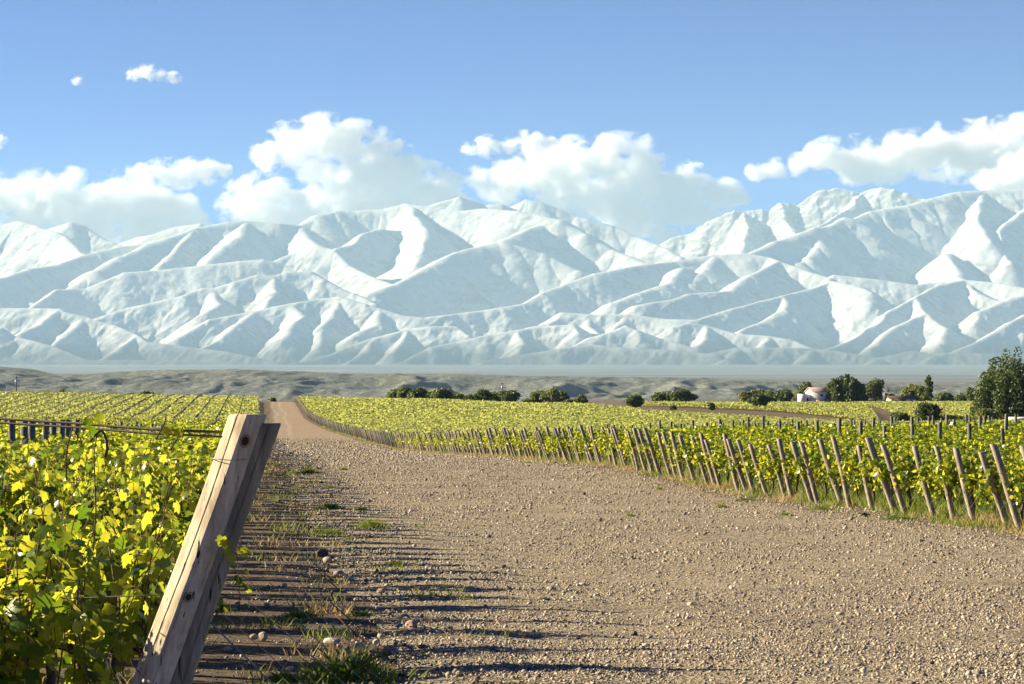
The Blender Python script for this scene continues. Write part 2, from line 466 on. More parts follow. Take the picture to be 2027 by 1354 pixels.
# ------------------------------------------------------------------ foothills
hx = np.linspace(-1700, 1700, 700); hyy = np.linspace(4050, 5400, 150)
HX, HYG = np.meshgrid(hx, hyy)
crest_px = [-400, 0, 60, 100, 180, 240, 350, 500, 600, 700, 900, 1100, 1400, 1700, 1880, 1950, 2027, 2500]
crest_py = [724, 726, 731, 741, 740, 735, 732, 732, 736, 741, 741, 745, 750, 757, 762, 755, 757, 752]
cpx = CX + F * HX / 4700
crest = (HY - np.interp(cpx, crest_px, crest_py)) * 4700 / F
wx = HX + 55 * fbm(HX / 260, HYG / 260, 3, 41); wy = HYG + 60 * fbm(HX / 300, HYG / 300, 3, 47)
s = np.clip((wy - 4180) / 500, 0, 1); prof = s ** 0.8
back = np.clip((HYG - 4750) / 500, 0, 1)
spur = ridged((wx - 0.35 * (HYG - 4200)) / 230, wy / 620, 4, 52)
body = -32 + (crest + 32) * prof
g = np.clip(np.sin(np.clip(s, 0, 1) * math.pi), 0, 1) ** 0.7
body = body + g * (spur - 0.62) * 34 + g * 4.0 * fbm(HX / 45, HYG / 45, 4, 57)
body = body - back * 60 + 2.0 * fbm(HX / 60, HYG / 60, 3, 61) * np.clip(s * 3, 0, 1)
hills = mesh_np('hills', np.stack([HX, HYG, CZ + body - 2 * (s <= 0)], -1).reshape(-1, 3), grid_faces(*HX.shape), hill_mat(), smooth=True)
tag(hills, 'low bare grey-brown hills below the snowy mountains', 'hills', kind='structure')

# ------------------------------------------------------------------ snow mountains: traced crests at their own distances, slopes falling away from them
RIDGES = [  # (list of (px, py, km), slope, crest rounding)
 ([(-160,470,34.0),(-60,450,34.4),(0,446,34.6),(38,437,34.6),(69,446,34.4),(110,460,34.0),(150,487,33.4),(180,512,32.8)], .55, 60),
 ([(100,452,36),(138,440,36),(162,446,36),(193,466,35.8),(238,485,35.5),(270,502,35)], .55, 60),
 ([(287,483,33.0),(240,488,32.8),(193,497,32.5),(104,525,31.8),(62,532,31.4),(14,547,31),(-80,560,30.5)], .5, 90),
 ([(397,442,36.5),(345,450,36.6),(300,465,36.7),(269,470,36.8),(235,484,36.8)], .6, 40),
 ([(135,572,31.0),(193,535,31.5),(242,508,32),(293,482,32.5),(345,466,33),(390,451,33.4),(449,439,33.7),(494,437,33.8),(549,442,33.8),(587,446,34),(632,425,34.3),(666,418,34.5),(701,418,34.6),(757,414,34.7),(805,402,34.8),(853,411,34.6),(912,418,34.4),(950,413,34.4),(978,414,34.3),(1023,418,34),(1109,435,33.6),(1161,463,33.2),(1212,494,32.8),(1247,508,32.5),(1300,527,32)], .5, 110),
 ([(830,412,36.2),(850,408,36.2),(909,389,36.2),(957,406,36.2),(991,404,36.2),(1016,413,36.2)], .6, 50),
 ([(1000,414,36.6),(1043,395,36.6),(1074,401,36.5),(1143,428,36.3),(1212,446,36.1),(1264,470,35.8),(1299,484,35.5),(1345,508,35)], .55, 50),
 ([(1143,535,31.6),(1074,501,32),(998,477,32.2),(950,487,32),(902,499,31.7),(853,525,31.0),(788,560,30.2),(733,580,29.7)], .5, 90),
 ([(998,477,32.2),(1040,455,33),(1085,440,33.8)], .5, 60),
 ([(805,402,34.8),(830,440,33.8),(850,468,33),(830,500,32.2),(822,525,31.8)], .52, 80),
 ([(666,490,32.6),(695,483,32.8),(722,462,33.2),(750,454,33.5),(795,457,33.8)], .55, 60),
 ([(494,437,33.8),(470,465,33),(440,490,32.4),(415,518,31.8)], .55, 60),
 ([(390,451,33.4),(360,480,32.7),(335,505,32.2),(318,525,31.8)], .6, 40),
 ([(587,446,34),(610,470,33.3),(632,487,32.6)], .5, 60),
 ([(775,563,30.4),(695,528,31.2),(660,494,31.7),(635,489,31.8),(587,499,31.8),(539,518,31.6),(518,513,31.6),(438,521,31.5),(311,535,31.3),(249,539,31.2),(166,571,30.9),(114,573,30.7),(107,577,30.6),(62,610,30.0),(20,640,29.4)], .52, 50),
 ([(-60,560,31.5),(0,566,31.2),(40,585,30.8),(85,615,30.2)], .55, 50),
 ([(192,630,28.9),(259,608,29.2),(363,585,29.4),(407,570,29.6),(425,570,29.6),(466,558,29.7),(508,544,29.9),(535,546,29.9),(559,539,30),(608,537,30.1),(639,553,29.9),(700,580,29.6),(740,600,29.3)], .5, 60),
 ([(535,546,29.9),(540,575,29.4),(525,610,28.9)], .55, 40),
 ([(425,572,29.6),(435,600,29.1),(400,622,28.7)], .55, 40),
 ([(352,667,28.0),(414,632,28.4),(501,615,28.7),(573,601,28.9),(639,591,29.1),(673,587,29.1),(726,601,28.9),(750,610,28.8),(798,625,28.6),(840,629,28.6),(884,623,28.7),(947,615,28.9),(991,608,29),(1036,601,29.2),(1074,580,29.5),(1126,560,29.9),(1178,541,30.2),(1219,534,30.4),(1264,525,30.7),(1327,518,31),(1379,509,31.2),(1417,504,31.3),(1482,502,31.3),(1520,509,31.2),(1538,516,31),(1569,526,30.8),(1603,540,30.6),(1640,550,30.4)], .5, 60),
 ([(573,601,28.9),(600,625,28.5),(575,650,28.1),(560,668,27.8)], .55, 40),
 ([(501,615,28.7),(470,640,28.2),(440,670,27.8),(400,690,27.5)], .55, 40),
 ([(673,587,29.1),(660,625,28.6),(640,650,28.2),(625,690,27.6)], .55, 40),
 ([(750,610,28.8),(740,640,28.3),(700,665,27.9)], .55, 40),
 ([(-120,615,28.5),(0,610,28.5),(59,610,28.5),(117,611,28.4),(131,618,28.3),(169,627,28.2),(193,634,28.1),(242,649,27.9),(273,663,27.7),(297,677,27.5),(404,690,27.3),(483,703,27.1),(552,716,26.9)], .5, 40),
 ([(117,611,28.4),(80,640,27.9),(40,660,27.5),(0,690,27.1)], .55, 40),
 ([(169,627,28.2),(130,660,27.7),(100,690,27.3)], .55, 40),
 ([(273,663,27.7),(235,690,27.3),(205,710,27)], .55, 30),
 ([(-60,640,27.4),(0,649,27.3),(31,667,27.2),(52,673,27.1),(93,684,27),(173,714,26.6)], .5, 30),
 ([(540,725,26.8),(600,716,27.1),(660,698,27.4),(695,684,27.6),(746,667,27.8),(805,651,28),(853,646,28),(902,646,28),(929,663,27.8)], .5, 40),
 ([(746,667,27.8),(725,695,27.4),(690,715,27.1)], .55, 30),
 ([(805,651,28),(800,675,27.6),(780,700,27.2)], .55, 30),
 ([(780,722,26.8),(808,715,26.9),(853,687,27.2),(902,677,27.4),(960,663,27.5),(1023,653,27.6),(1071,646,27.7),(1133,642,27.7),(1143,656,27.5)], .5, 40),
 ([(1023,653,27.6),(1035,680,27.2),(1020,705,26.9)], .55, 30),
 ([(1050,648,27.9),(1085,640,28),(1109,618,28.3),(1171,622,28.3),(1247,622,28.3),(1327,632,28.2),(1375,633,28.2)], .5, 40),
 ([(1171,622,28.3),(1165,645,28),(1185,660,27.7)], .55, 30),
 ([(1247,622,28.3),(1225,645,28),(1205,662,27.7)], .55, 30),
 ([(1100,706,26.7),(1133,687,27),(1171,667,27.2),(1209,656,27.3),(1244,644,27.4),(1264,653,27.3),(1316,673,27.2),(1380,690,27)], .5, 40),
 ([(960,716,26.4),(1023,703,26.6),(1109,689,26.7),(1178,682,26.8),(1247,689,26.7),(1333,693,26.6),(1420,702,26.4)], .45, 50),
 ([(1290,490,36.8),(1327,471,36.8),(1368,461,36.8),(1403,437,36.8),(1455,416,36.8),(1472,419,36.8),(1507,413,36.8),(1527,423,36.8),(1545,402,36.8),(1576,406,36.8),(1621,378,36.8),(1658,373,36.8),(1707,380,36.7),(1745,371,36.6),(1776,375,36.5),(1828,394,36.3),(1900,410,36)], .7, 20),
 ([(1545,402,36.8),(1560,440,36.2),(1575,470,35.6)], .7, 20),
 ([(1707,380,36.7),(1690,405,36.2),(1650,430,35.7),(1610,455,35.2)], .7, 20),
 ([(1472,419,36.8),(1480,455,36),(1470,490,35.4)], .7, 20),
 ([(1482,502,31.5),(1534,478,32.1),(1614,450,32.8),(1631,449,32.9),(1672,430,33.3),(1693,433,33.3),(1724,418,33.6),(1745,414,33.7),(1793,406,33.9),(1845,392,34.2),(1897,380,34.5),(1949,376,34.7),(1983,377,34.7),(2027,377,34.7),(2120,392,34.5),(2260,430,34)], .5, 100),
 ([(1614,450,32.8),(1620,480,32.3),(1600,508,31.8),(1585,520,31.6)], .5, 60),
 ([(1949,376,34.7),(1938,405,34),(1931,440,33.2),(1962,478,32.4)], .55, 40),
 ([(2060,385,34.6),(2010,430,33.6),(1975,455,33),(1985,495,32.3),(2000,520,31.8)], .55, 60),
 ([(1876,502,32.2),(1897,547,31.3),(1914,556,31)], .5, 50),
 ([(1538,516,31),(1513,530,30.6),(1482,544,30.2),(1448,575,29.6),(1355,582,29.2),(1327,592,29),(1260,605,28.7)], .5, 60),
 ([(1350,530,30.6),(1330,560,30),(1260,580,29.5),(1210,600,29.1)], .5, 50),
 ([(1417,504,31.3),(1390,535,30.7),(1365,560,30.2)], .5, 60),
 ([(1645,556,30.2),(1614,571,29.9),(1548,585,29.5),(1496,597,29.2),(1431,616,28.8),(1375,635,28.4)], .5, 50),
 ([(1548,585,29.5),(1555,612,29),(1500,640,28.5),(1470,655,28.2)], .55, 40),
 ([(1645,556,30.2),(1690,564,29.9),(1714,578,29.6),(1721,600,29.2)], .5, 50),
 ([(1648,544,30.7),(1741,554,30.6),(1810,564,30.5),(1845,559,30.6),(1910,554,30.6),(1980,560,30.4),(2060,575,30)], .45, 70),
 ([(1910,554,30.6),(1859,564,30.1),(1810,589,29.5),(1759,613,29),(1735,640,28.5),(1672,677,27.8),(1630,692,27.4)], .52, 40),
 ([(1910,556,30.6),(1931,578,30.1),(1980,596,29.8),(2027,609,29.5),(2150,640,29)], .5, 50),
 ([(1931,645,28.4),(1942,616,28.8),(2000,589,29.4),(2060,580,29.6)], .55, 40),
 ([(1880,700,26.9),(1949,668,27.4),(2000,637,27.8),(2027,623,28),(2150,590,28.4)], .52, 40),
 ([(1810,589,29.5),(1830,620,28.8),(1776,645,28.3),(1720,690,27.5)], .55, 40),
 ([(1830,620,28.8),(1870,650,28.2),(1860,685,27.5)], .55, 40),
 ([(1327,647,27.8),(1358,640,27.9),(1396,644,27.9),(1458,661,27.7),(1520,665,27.6),(1560,672,27.5),(1610,690,27.2)], .5, 30),
 ([(1396,644,27.9),(1400,670,27.4),(1370,695,27)], .55, 30),
 ([(1520,665,27.6),(1500,690,27.2)], .55, 30),
 ([(1400,700,26.6),(1465,688,26.7),(1520,688,26.7),(1607,690,26.8),(1658,695,26.7),(1741,708,26.5),(1800,695,26.6),(1859,700,26.5),(1935,698,26.5),(2027,702,26.5),(2150,700,26.5)], .42, 50),
 ([(1607,690,26.8),(1590,712,26.3),(1560,728,25.9)], .45, 40), ([(1741,708,26.5),(1720,725,26)], .45, 40),
 ([(1859,700,26.5),(1830,725,26)], .45, 40), ([(1465,688,26.7),(1440,712,26.2)], .45, 40),
 ([(80,716,26.4),(250,712,26.4),(380,716,26.3),(520,722,26.2)], .42, 40),
 ([(-80,700,26.4),(20,708,26.3),(90,722,26.1)], .42, 40),
]
mx = np.linspace(-9200, 9200, 1300); my = np.linspace(25400, 37800, 640)
MX, MY = np.meshgrid(mx.astype(np.float32), my.astype(np.float32))
WX = MX + 60 * fbm(MX / 800, MY / 800, 3, 71) + 22 * fbm(MX / 330, MY / 330, 3, 72); WY = MY + 60 * fbm(MX / 800, MY / 800, 3, 77) + 22 * fbm(MX / 330, MY / 330, 3, 78)
Hm = np.full(MX.shape, -1e6, np.float32); S = np.zeros_like(Hm); D = np.zeros_like(Hm)
for ri, (pts, slope, rnd0) in enumerate(RIDGES):
    P = np.array([((px - CX) / F * km * 1000, km * 1000, (HY - py) / F * km * 1000) for px, py, km in pts], np.float32)
    acc = ri * 7777.0
    for a, b in zip(P[:-1], P[1:]):
        slope_ = slope * 1.36; rnd = rnd0 * (1.9 if len(pts) <= 4 else 1.0); reach = (max(a[2], b[2]) + 200) / slope_ * 1.05 + 300
        c0 = np.searchsorted(mx, min(a[0], b[0]) - reach); c1 = np.searchsorted(mx, max(a[0], b[0]) + reach)
        r0 = np.searchsorted(my, min(a[1], b[1]) - reach); r1 = np.searchsorted(my, max(a[1], b[1]) + reach)
        seg = math.hypot(b[0] - a[0], b[1] - a[1])
        if c1 > c0 and r1 > r0:
            sl = (slice(r0, r1), slice(c0, c1))
            dx, dy = (b[0] - a[0]) / seg, (b[1] - a[1]) / seg
            qx, qy = WX[sl] - a[0], WY[sl] - a[1]
            t = np.clip(qx * dx + qy * dy, 0, seg)
            dist = np.hypot(qx - t * dx, qy - t * dy)
            h = a[2] + (b[2] - a[2]) * t / seg - slope_ * (np.sqrt(dist ** 2 + rnd ** 2) - rnd)
            win = h > Hm[sl]
            Hm[sl] = np.where(win, h, Hm[sl]); S[sl] = np.where(win, acc + t, S[sl]); D[sl] = np.where(win, dist, D[sl])
        acc += seg
gul = ridged(S / 420, D / 1500, 3, 83); dd = np.clip(D, 0, 900)
Hm = Hm - 0.085 * dd * (gul) + 0.04 * dd
Hm += np.clip(D / 250, 0, 1) * 6 * fbm(MX / 400, MY / 400, 5, 91) + np.clip(D / 150, 0, 1) * 5 * (ridged(MX / 130, MY / 150, 3, 95) - .7)
low = np.clip((1500 - Hm) / 700, 0, 1) * np.clip(D / 120, 0, 1)
Hm += low * (ridged((MX - .5 * MY) / 210, (MY + .5 * MX) / 420, 3, 103) - .7) * 24
crag = np.clip((MY - 35300) / 500, 0, 1) * np.clip((MX - 2000) / 600, 0, 1)
Hm += crag * (ridged(MX / 260, MY / 260, 4, 99) - 0.7) * 50
base = (ground(MX, MY) - CZ) - 30
mount = mesh_np('mountains', np.stack([MX, MY, CZ + np.maximum(Hm, base)], -1).reshape(-1, 3), grid_faces(*MX.shape), snow_mat(), smooth=True)
fa_ = mount.data.attributes.new('flow', 'FLOAT_VECTOR', 'POINT'); fa_.data.foreach_set('vector', np.stack([S, D, 0 * S], -1).astype(np.float32).ravel())
tag(mount, 'snow-covered mountain range across the whole background', 'mountains', kind='structure')

# ------------------------------------------------------------------ haze: the air between here and the mountains
def haze():
    mb = MB(); mb.box(-12500, 12500, -300, 38500, CZ - 19, CZ + 3050)
    m = Mat('haze air'); m.n.remove(m.p)
    pv = m.new('ShaderNodeVolumePrincipled'); pv.inputs['Color'].default_value = (0.52, 0.79, 1.0, 1)
    pv.inputs['Density'].default_value = HAZE; pv.inputs['Anisotropy'].default_value = 0.0
    m.l.new(pv.outputs[0], m.out.inputs['Volume'])
    o = mb.build('haze', m.m); tag(o, 'thin blue haze in the air before the mountains', 'haze', kind='stuff')
HAZE = 2.0e-5
haze()

# ------------------------------------------------------------------ clouds: lumpy bodies of vapour beyond the range
def cloud(label, blobs, km=41.0, flat=0.8):
    k = km * 1000 / F
    cx = sum(b[0] for b in blobs) / len(blobs); cyy = sum(b[1] for b in blobs) / len(blobs)
    ox, oy, oz = at(cx, cyy, km * 1000)
    rr = random.Random(int(cx * 13 + cyy)); bm = bmesh.new()
    m = Mat('cloud vapour'); m.n.remove(m.p)
    vec = m.coord((1, 1, 1 / flat)); f = None
    big = max(b[2] for b in blobs) * k
    for bx, by, br in blobs:
        R = br * k * 2.1
        c = Vector(((bx - cx) * k, rr.uniform(-.4, .4) * br * k, -(by - cyy) * k))
        bmesh.ops.create_icosphere(bm, subdivisions=3, radius=R * .97, matrix=Matrix.Translation(c) @ Matrix.Diagonal((1, 1, flat, 1)))
        d = m.new('ShaderNodeVectorMath', operation='DISTANCE'); m.l.new(vec, d.inputs[0]); d.inputs[1].default_value = (c.x, c.y, c.z / flat)
        g = m.math('SUBTRACT', 1.0, m.math('DIVIDE', d.outputs['Value'], R))
        if f is None: f = g
        else:
            mx_ = m.new('ShaderNodeMath', operation='SMOOTH_MAX'); m.l.new(f, mx_.inputs[0]); m.l.new(g, mx_.inputs[1]); mx_.inputs[2].default_value = .15; f = mx_.outputs[0]
    sc = max(110.0, min(520.0, big * 1.15))
    n1 = m.noise(m.coord((1, 1, 1.25)), 1 / sc, 7, .60, .25)
    tot = m.math('ADD', m.math('MULTIPLY', f, 0.9), m.math('MULTIPLY', m.math('SUBTRACT', n1, .5), 2.8))
    # nothing reaches the hull: the vapour thins out before it
    tot = m.math('MINIMUM', tot, m.math('MULTIPLY', f, 2.5))
    pv = m.new('ShaderNodeVolumePrincipled'); pv.inputs['Color'].default_value = (1, 1, 1, 1); pv.inputs['Anisotropy'].default_value = 0.0
    m.l.new(m.ramp(tot, [(0.28, 0.0), (0.50, 0.004), (0.9, 0.016)]), pv.inputs['Density'])
    m.l.new(pv.outputs[0], m.out.inputs['Volume']); m.m.cycles.volume_step_rate = 0.4
    me = bpy.data.meshes.new('cloud'); bm.to_mesh(me); bm.free(); me.materials.append(m.m)
    o = bpy.data.objects.new('cloud', me); COL.objects.link(o); o.location = (ox, oy, oz)
    rm = o.modifiers.new('remesh', 'REMESH'); rm.mode = 'VOXEL'; rm.voxel_size = max(15, big / 8)
    return tag(o, label, 'cloud', 'clouds over the mountains')
cloud('big white cloud bank behind the left peaks', [(0,385,38),(60,395,45),(130,400,50),(200,405,52),(270,410,48),(330,420,40),(365,440,30),(60,440,45),(170,450,48),(280,455,40),(-60,400,50),(385,455,26),(330,455,34)])
cloud('flat-based white cloud standing above the left cloud bank', [(275,345,18),(320,345,24),(365,342,26),(405,340,22),(438,338,14)], 41.5)
cloud('tall white cumulus with a tail to the right above the central peaks', [(530,305,28),(580,285,36),(640,280,42),(690,285,42),(740,292,32),(785,290,18),(812,288,8),(640,345,32),(700,350,48),(770,355,48),(840,375,42),(890,385,30),(650,385,36),(740,395,40),(880,405,36),(800,405,38),(690,410,34)])
cloud('small round cloud resting on the snowy dome left of centre', [(490,385,28),(530,378,32),(560,385,24),(475,415,30),(530,420,38),(590,425,36)], 40.5)
cloud('thin little cloud high above the central cloud bank', [(930,296,12),(965,290,18),(1010,287,14),(1055,285,22),(1085,288,14),(1040,265,9)], 43)
cloud('broad white cloud bank behind the central saddle', [(950,350,22),(1000,360,36),(1070,345,44),(1140,335,48),(1210,325,46),(1260,320,40),(1230,370,55),(1310,375,45),(1130,385,50),(1380,392,36),(1430,392,30),(1470,395,14),(1330,420,40),(1250,425,45),(1310,462,30),(1400,425,28)])
cloud('long white cloud trailing off to the left above the right peaks', [(1500,340,16),(1540,335,18),(1580,325,18),(1640,310,30),(1700,315,36),(1770,310,38),(1840,300,42),(1900,300,46),(1970,295,46),(2040,290,50),(1760,340,24),(1680,345,20)], 42)
cloud('rounded white cloud at the right edge over the big peak', [(1960,355,24),(2000,340,34),(2050,330,46),(2040,375,30)], 40.5)
cloud('bright torn cloud high in the blue at upper left', [(265,148,11),(290,143,14),(318,148,10),(340,154,11),(355,157,6)], 44)
cloud('tiny puff alone in the upper left sky', [(152,159,8)], 44)
cloud('small detached puff right of the central cloud bank', [(1366,330,11),(1382,327,7)], 43)
cloud('cloud wisp cut by the left edge of the picture', [(-8,278,14)], 43)

# ------------------------------------------------------------------ leaves
LEAF_HI = np.array([(0, 0.36, 0.02), (0, 0.04, 0.0), (.26, -.14, -.03), (.52, .12, -.10), (.40, .28, -.03), (.62, .56, -.14), (.34, .60, -.02), (.22, .84, -.08), (0, 1.06, -.16),
                    (-.22, .84, -.08), (-.34, .60, -.02), (-.62, .56, -.14), (-.40, .28, -.03), (-.52, .12, -.10), (-.26, -.14, -.03)], float)
LEAF_HI_F = np.array([(0, k, k + 1 if k < 14 else 1) for k in range(1, 15)])
LEAF_MID = np.array([(0, 0, 0), (.46, .12, -.12), (.5, .6, -.14), (0, 1.0, -.1), (-.5, .6, -.14), (-.46, .12, -.12)], float)
LEAF_MID_F = np.array([(0, 1, 2, 3), (0, 3, 4, 5)])
LEAF_LO = np.array([(-.5, 0, 0), (.5, .05, 0), (.42, 1, 0), (-.45, .9, 0)], float)
LEAF_LO_F = np.array([(0, 1, 2, 3)])

def norm(a): return a / np.maximum(np.linalg.norm(a, axis=-1, keepdims=True), 1e-9)

def leaf_mesh(P, N, T, S, leaf, face):
    N = norm(N); T = norm(T - N * (T * N).sum(-1, keepdims=True)); B = np.cross(T, N)
    V = P[:, None, :] + S[:, None, None] * (leaf[None, :, 0:1] * B[:, None] + leaf[None, :, 1:2] * T[:, None] + leaf[None, :, 2:3] * N[:, None])
    Fc = face[None] + (np.arange(len(P)) * len(leaf))[:, None, None]
    return V.reshape(-1, 3), Fc.reshape(-1, face.shape[1])

# ------------------------------------------------------------------ vines
def vine_parts(seed, hi, drop=0.0, L=1.15, ncane=22, zt=1.38, leafsize=0.085):
    """one vine on its wire: trunk and arms, canes, leaves; the row runs along local x"""
    r = np.random.default_rng(seed)
    tr = MB()
    tr.tube([(0, 0, -0.05), (.03, .02, .25), (-.02, .01, .5), (.01, 0, .74)], [.034, .028, .027, .024], 7)
    for sg in (-1, 1): tr.tube([(0, 0, .72), (sg * .2, .01, .77), (sg * .55, 0, .76)], [.024, .018, .012], 6)
    ca = MB(); P = []; N = []; T = []; S = []
    for c in range(ncane):
        x0 = r.uniform(-L / 2, L / 2); y0 = r.normal(0, .03); z0 = r.uniform(.72, .80)
        hang = r.random() < (0.32 + drop * .2)
        top = zt + r.normal(0, .09) if r.random() > .1 else zt + r.uniform(.1, .32)
        dx, dy = r.normal(0, .14), r.normal(0, .17)
        if hang:
            sgn = r.choice([-1, 1]); hh = r.uniform(.95, 1.25); yo = r.uniform(.22, .42) * sgn; end = r.uniform(.42 - drop * .12, .9)
            pts = [(x0, y0, z0), (x0 + dx * .4, y0 + yo * .35, hh - .05), (x0 + dx, yo * .8, hh), (x0 + dx * 1.3, yo, (hh + end) / 2), (x0 + dx * 1.4, yo * .95, end)]
        else:
            pts = [(x0, y0, z0), (x0 + dx * .3, y0 + dy * .5, z0 + (top - z0) * .35), (x0 + dx * .7, y0 + dy * .9, z0 + (top - z0) * .7), (x0 + dx * 1.2, y0 + dy * 1.2, top)]
        ca.tube(pts, list(np.linspace(.0045, .002, len(pts))), 4)
        pts = np.array(pts); seg = np.linalg.norm(np.diff(pts, axis=0), axis=1); cum = np.concatenate([[0], np.cumsum(seg)])
        n = int(cum[-1] / .042)
        for q in range(n):
            s = cum[-1] * (q + .4) / n
            p = np.array([np.interp(s, cum, pts[:, k]) for k in range(3)])
            side = np.array([r.normal(0, 1), r.normal(0, 1) + (pts[-1, 1] * 2), r.normal(0, .5)]); side = side / np.linalg.norm(side)
            p = p + side * r.uniform(.03, .10)
            P.append(p); N.append(side * .75 + np.array([r.normal(0, .4), r.normal(0, .4), .55 + r.normal(0, .4)]))
            T.append(side * .8 + np.array([r.normal(0, .4), r.normal(0, .4), -.55]))
            tip = s / cum[-1]
            S.append(leafsize * r.uniform(.7, 1.25) * (1.0 if tip < .75 else 1.0 - (tip - .75) * 2.2))
    lf, fc = (LEAF_HI, LEAF_HI_F) if hi else (LEAF_MID, LEAF_MID_F)
    V, Fc = leaf_mesh(np.array(P), np.array(N), np.array(T), np.array(S), lf, fc)
    return tr, ca, V, Fc

def vine_proto(seed, hi, **kw):
    tr, ca, V, Fc = vine_parts(seed, hi, **kw)
    root = empty('grapevine', (0, 0, 0))
    tr.build('trunk', M_BARK, root, True); ca.build('canes', M_CANE, root)
    mesh_np('leaves', V, Fc, M_VINE, root)
    return root
PROTO_HI = [vine_proto(100 + k, True, ncane=70, zt=1.25, leafsize=0.069) for k in range(5)]
PROTO_R = [vine_proto(200 + k, False, drop=1.0, ncane=40, L=1.3, zt=1.27, leafsize=0.10) for k in range(5)]
used = set()
def place(proto, x, y, rz, sc=1.0):
    o = proto if proto.name not in used else copy_tree(proto)
    used.add(proto.name)
    o.location = (x, y, gz(x, y)); o.rotation_euler = (0, 0, rz); o.scale = (sc, sc, sc)
    return o

ROWS_L = 11
DIRL = np.array([-1, 0.10]) / math.hypot(1, .1); RZL = math.atan2(DIRL[1], DIRL[0])
DIRR = np.array([1, 0.10]) / math.hypot(1, .1); RZR = math.atan2(DIRR[1], DIRR[0])
for k in range(ROWS_L):
    Y0 = 8.5 + 1.62 * k + (random.uniform(-.3, .3) if k else 0); X0 = xl(Y0) - (0.36 if k == 0 else 0.25)
    for j in range(5 if k < 6 else 6):
        px_, py_ = X0 + DIRL[0] * (.16 + 1.12 * j), Y0 + DIRL[1] * (.16 + 1.12 * j) * (1 if k == 0 else 0)
        v = place(PROTO_HI[(k * 3 + j * 2) % 5], px_, py_, RZL + (math.pi if (j + k) % 2 else 0) + random.uniform(-.04, .04), random.uniform(.86, 1.08))
        rowname = 'the front row by the big split post' if k == 0 else 'the %s row behind the big split post' % ordinal(k)
        tag(v, 'backlit grapevine in %s, %s plant from the road' % (rowname, ordinal(j + 1)), 'grapevine', 'grapevines at the left of the road')

ROW_D = 1.62; YR0 = 46.6
for k in range(-1, 118):
    Y0 = YR0 + ROW_D * k; X0 = float(xr(Y0))
    a = .42
    v = place(PROTO_R[k % 5], X0 + DIRR[0] * a, Y0 + DIRR[1] * a, RZR + (math.pi if k % 3 == 0 else 0), random.uniform(.94, 1.06))
    if k <= 30: lab = 'bushy grapevine right behind the %s leaning post from the right edge' % ordinal(k + 2)
    else: lab = 'small distant grapevine ending its row among the closely seen posts down the slope'
    tag(v, lab, 'grapevine', 'grapevines ending the rows at the right of the road' if k <= 30 else 'distant grapevines ending their rows')
    if k < 24:
        v = place(PROTO_R[(k + 2) % 5], X0 + DIRR[0] * (a + 1.25), Y0 + DIRR[1] * (a + 1.25), RZR + (math.pi if k % 2 == 0 else 0), random.uniform(.94, 1.06))
        tag(v, 'grapevine two plants in from the %s leaning post from the right edge' % ordinal(k + 2), 'grapevine', 'grapevines ending the rows at the right of the road')

# vineyard rows too many to count: foliage masses, one object per block
def row_leaves(x0, y0, x1, y1, s, dens=1.0, wide=.34, low=0.0, hgt=0.36):
    """points on a rough hedge-like canopy from (x0,y0) to (x1,y1)"""
    Ln = math.hypot(x1 - x0, y1 - y0)
    n = int(Ln * (2.3 if y0 < 130 else 1.9) * dens / (s * s * .8))
    if n < 3: return None
    a = RNG.uniform(0, Ln, n); ux, uy = (x1 - x0) / Ln, (y1 - y0) / Ln
    th = RNG.uniform(-0.7, math.pi + .7, n)
    lump = 1 + .30 * perlin(a / .55 + y0 * 7.3, np.full(n, y0 * 3.1), 3) + .25 * perlin(a / 1.7, np.full(n, y0), 5)
    rad = lump * RNG.uniform(.72, 1.05, n) ** .5
    cyy = np.cos(th) * wide * rad; cz = .92 - low + np.sin(th) * (hgt + low) * rad
    tall = RNG.random(n) < .04; cz = cz + tall * RNG.uniform(.05, .22, n) * (np.sin(th) > .5)
    X = x0 + ux * a - uy * cyy; Y = y0 + uy * a + ux * cyy
    P = np.stack([X, Y, ground(X, Y) + cz], -1)
    N = np.stack([-uy * np.cos(th), ux * np.cos(th), np.sin(th)], -1) * .7 + RNG.normal(0, .55, (n, 3)) + np.array([0, 0, .25])
    T = RNG.normal(0, 1, (n, 3)) + np.array([0, 0, -.5])
    return P, N, T, s * RNG.uniform(.7, 1.25, n)

def block(name, label, rows, mat, lo_from=60, low=0.0):
    A = []; B = []
    for (x0, y0, x1, y1) in rows:
        if math.hypot(x1 - x0, y1 - y0) < .4: continue
        s = min(.36, max(.085, .045 + .0006 * y0))
        q = row_leaves(x0, y0, x1, y1, s, wide=.34 if mat is M_VINE else .62, low=low if y0 < 140 else 0.0)
        if q is not None: (A if y0 < lo_from else B).append(q)
    vs = []; fs = []; off = 0
    for grp, lf, fc in ((A, LEAF_MID, LEAF_MID_F), (B, LEAF_LO, LEAF_LO_F)):
        if not grp: continue
        P, N, T, S = (np.concatenate([g_[i] for g_ in grp]) for i in range(4))
        V, Fq = leaf_mesh(P, N, T, S, lf, fc); vs.append(V); fs.append(Fq + off); off += len(V)
    o = mesh_np(name, np.concatenate(vs), np.concatenate(fs), mat)
    return tag(o, label, 'vines', kind='stuff')

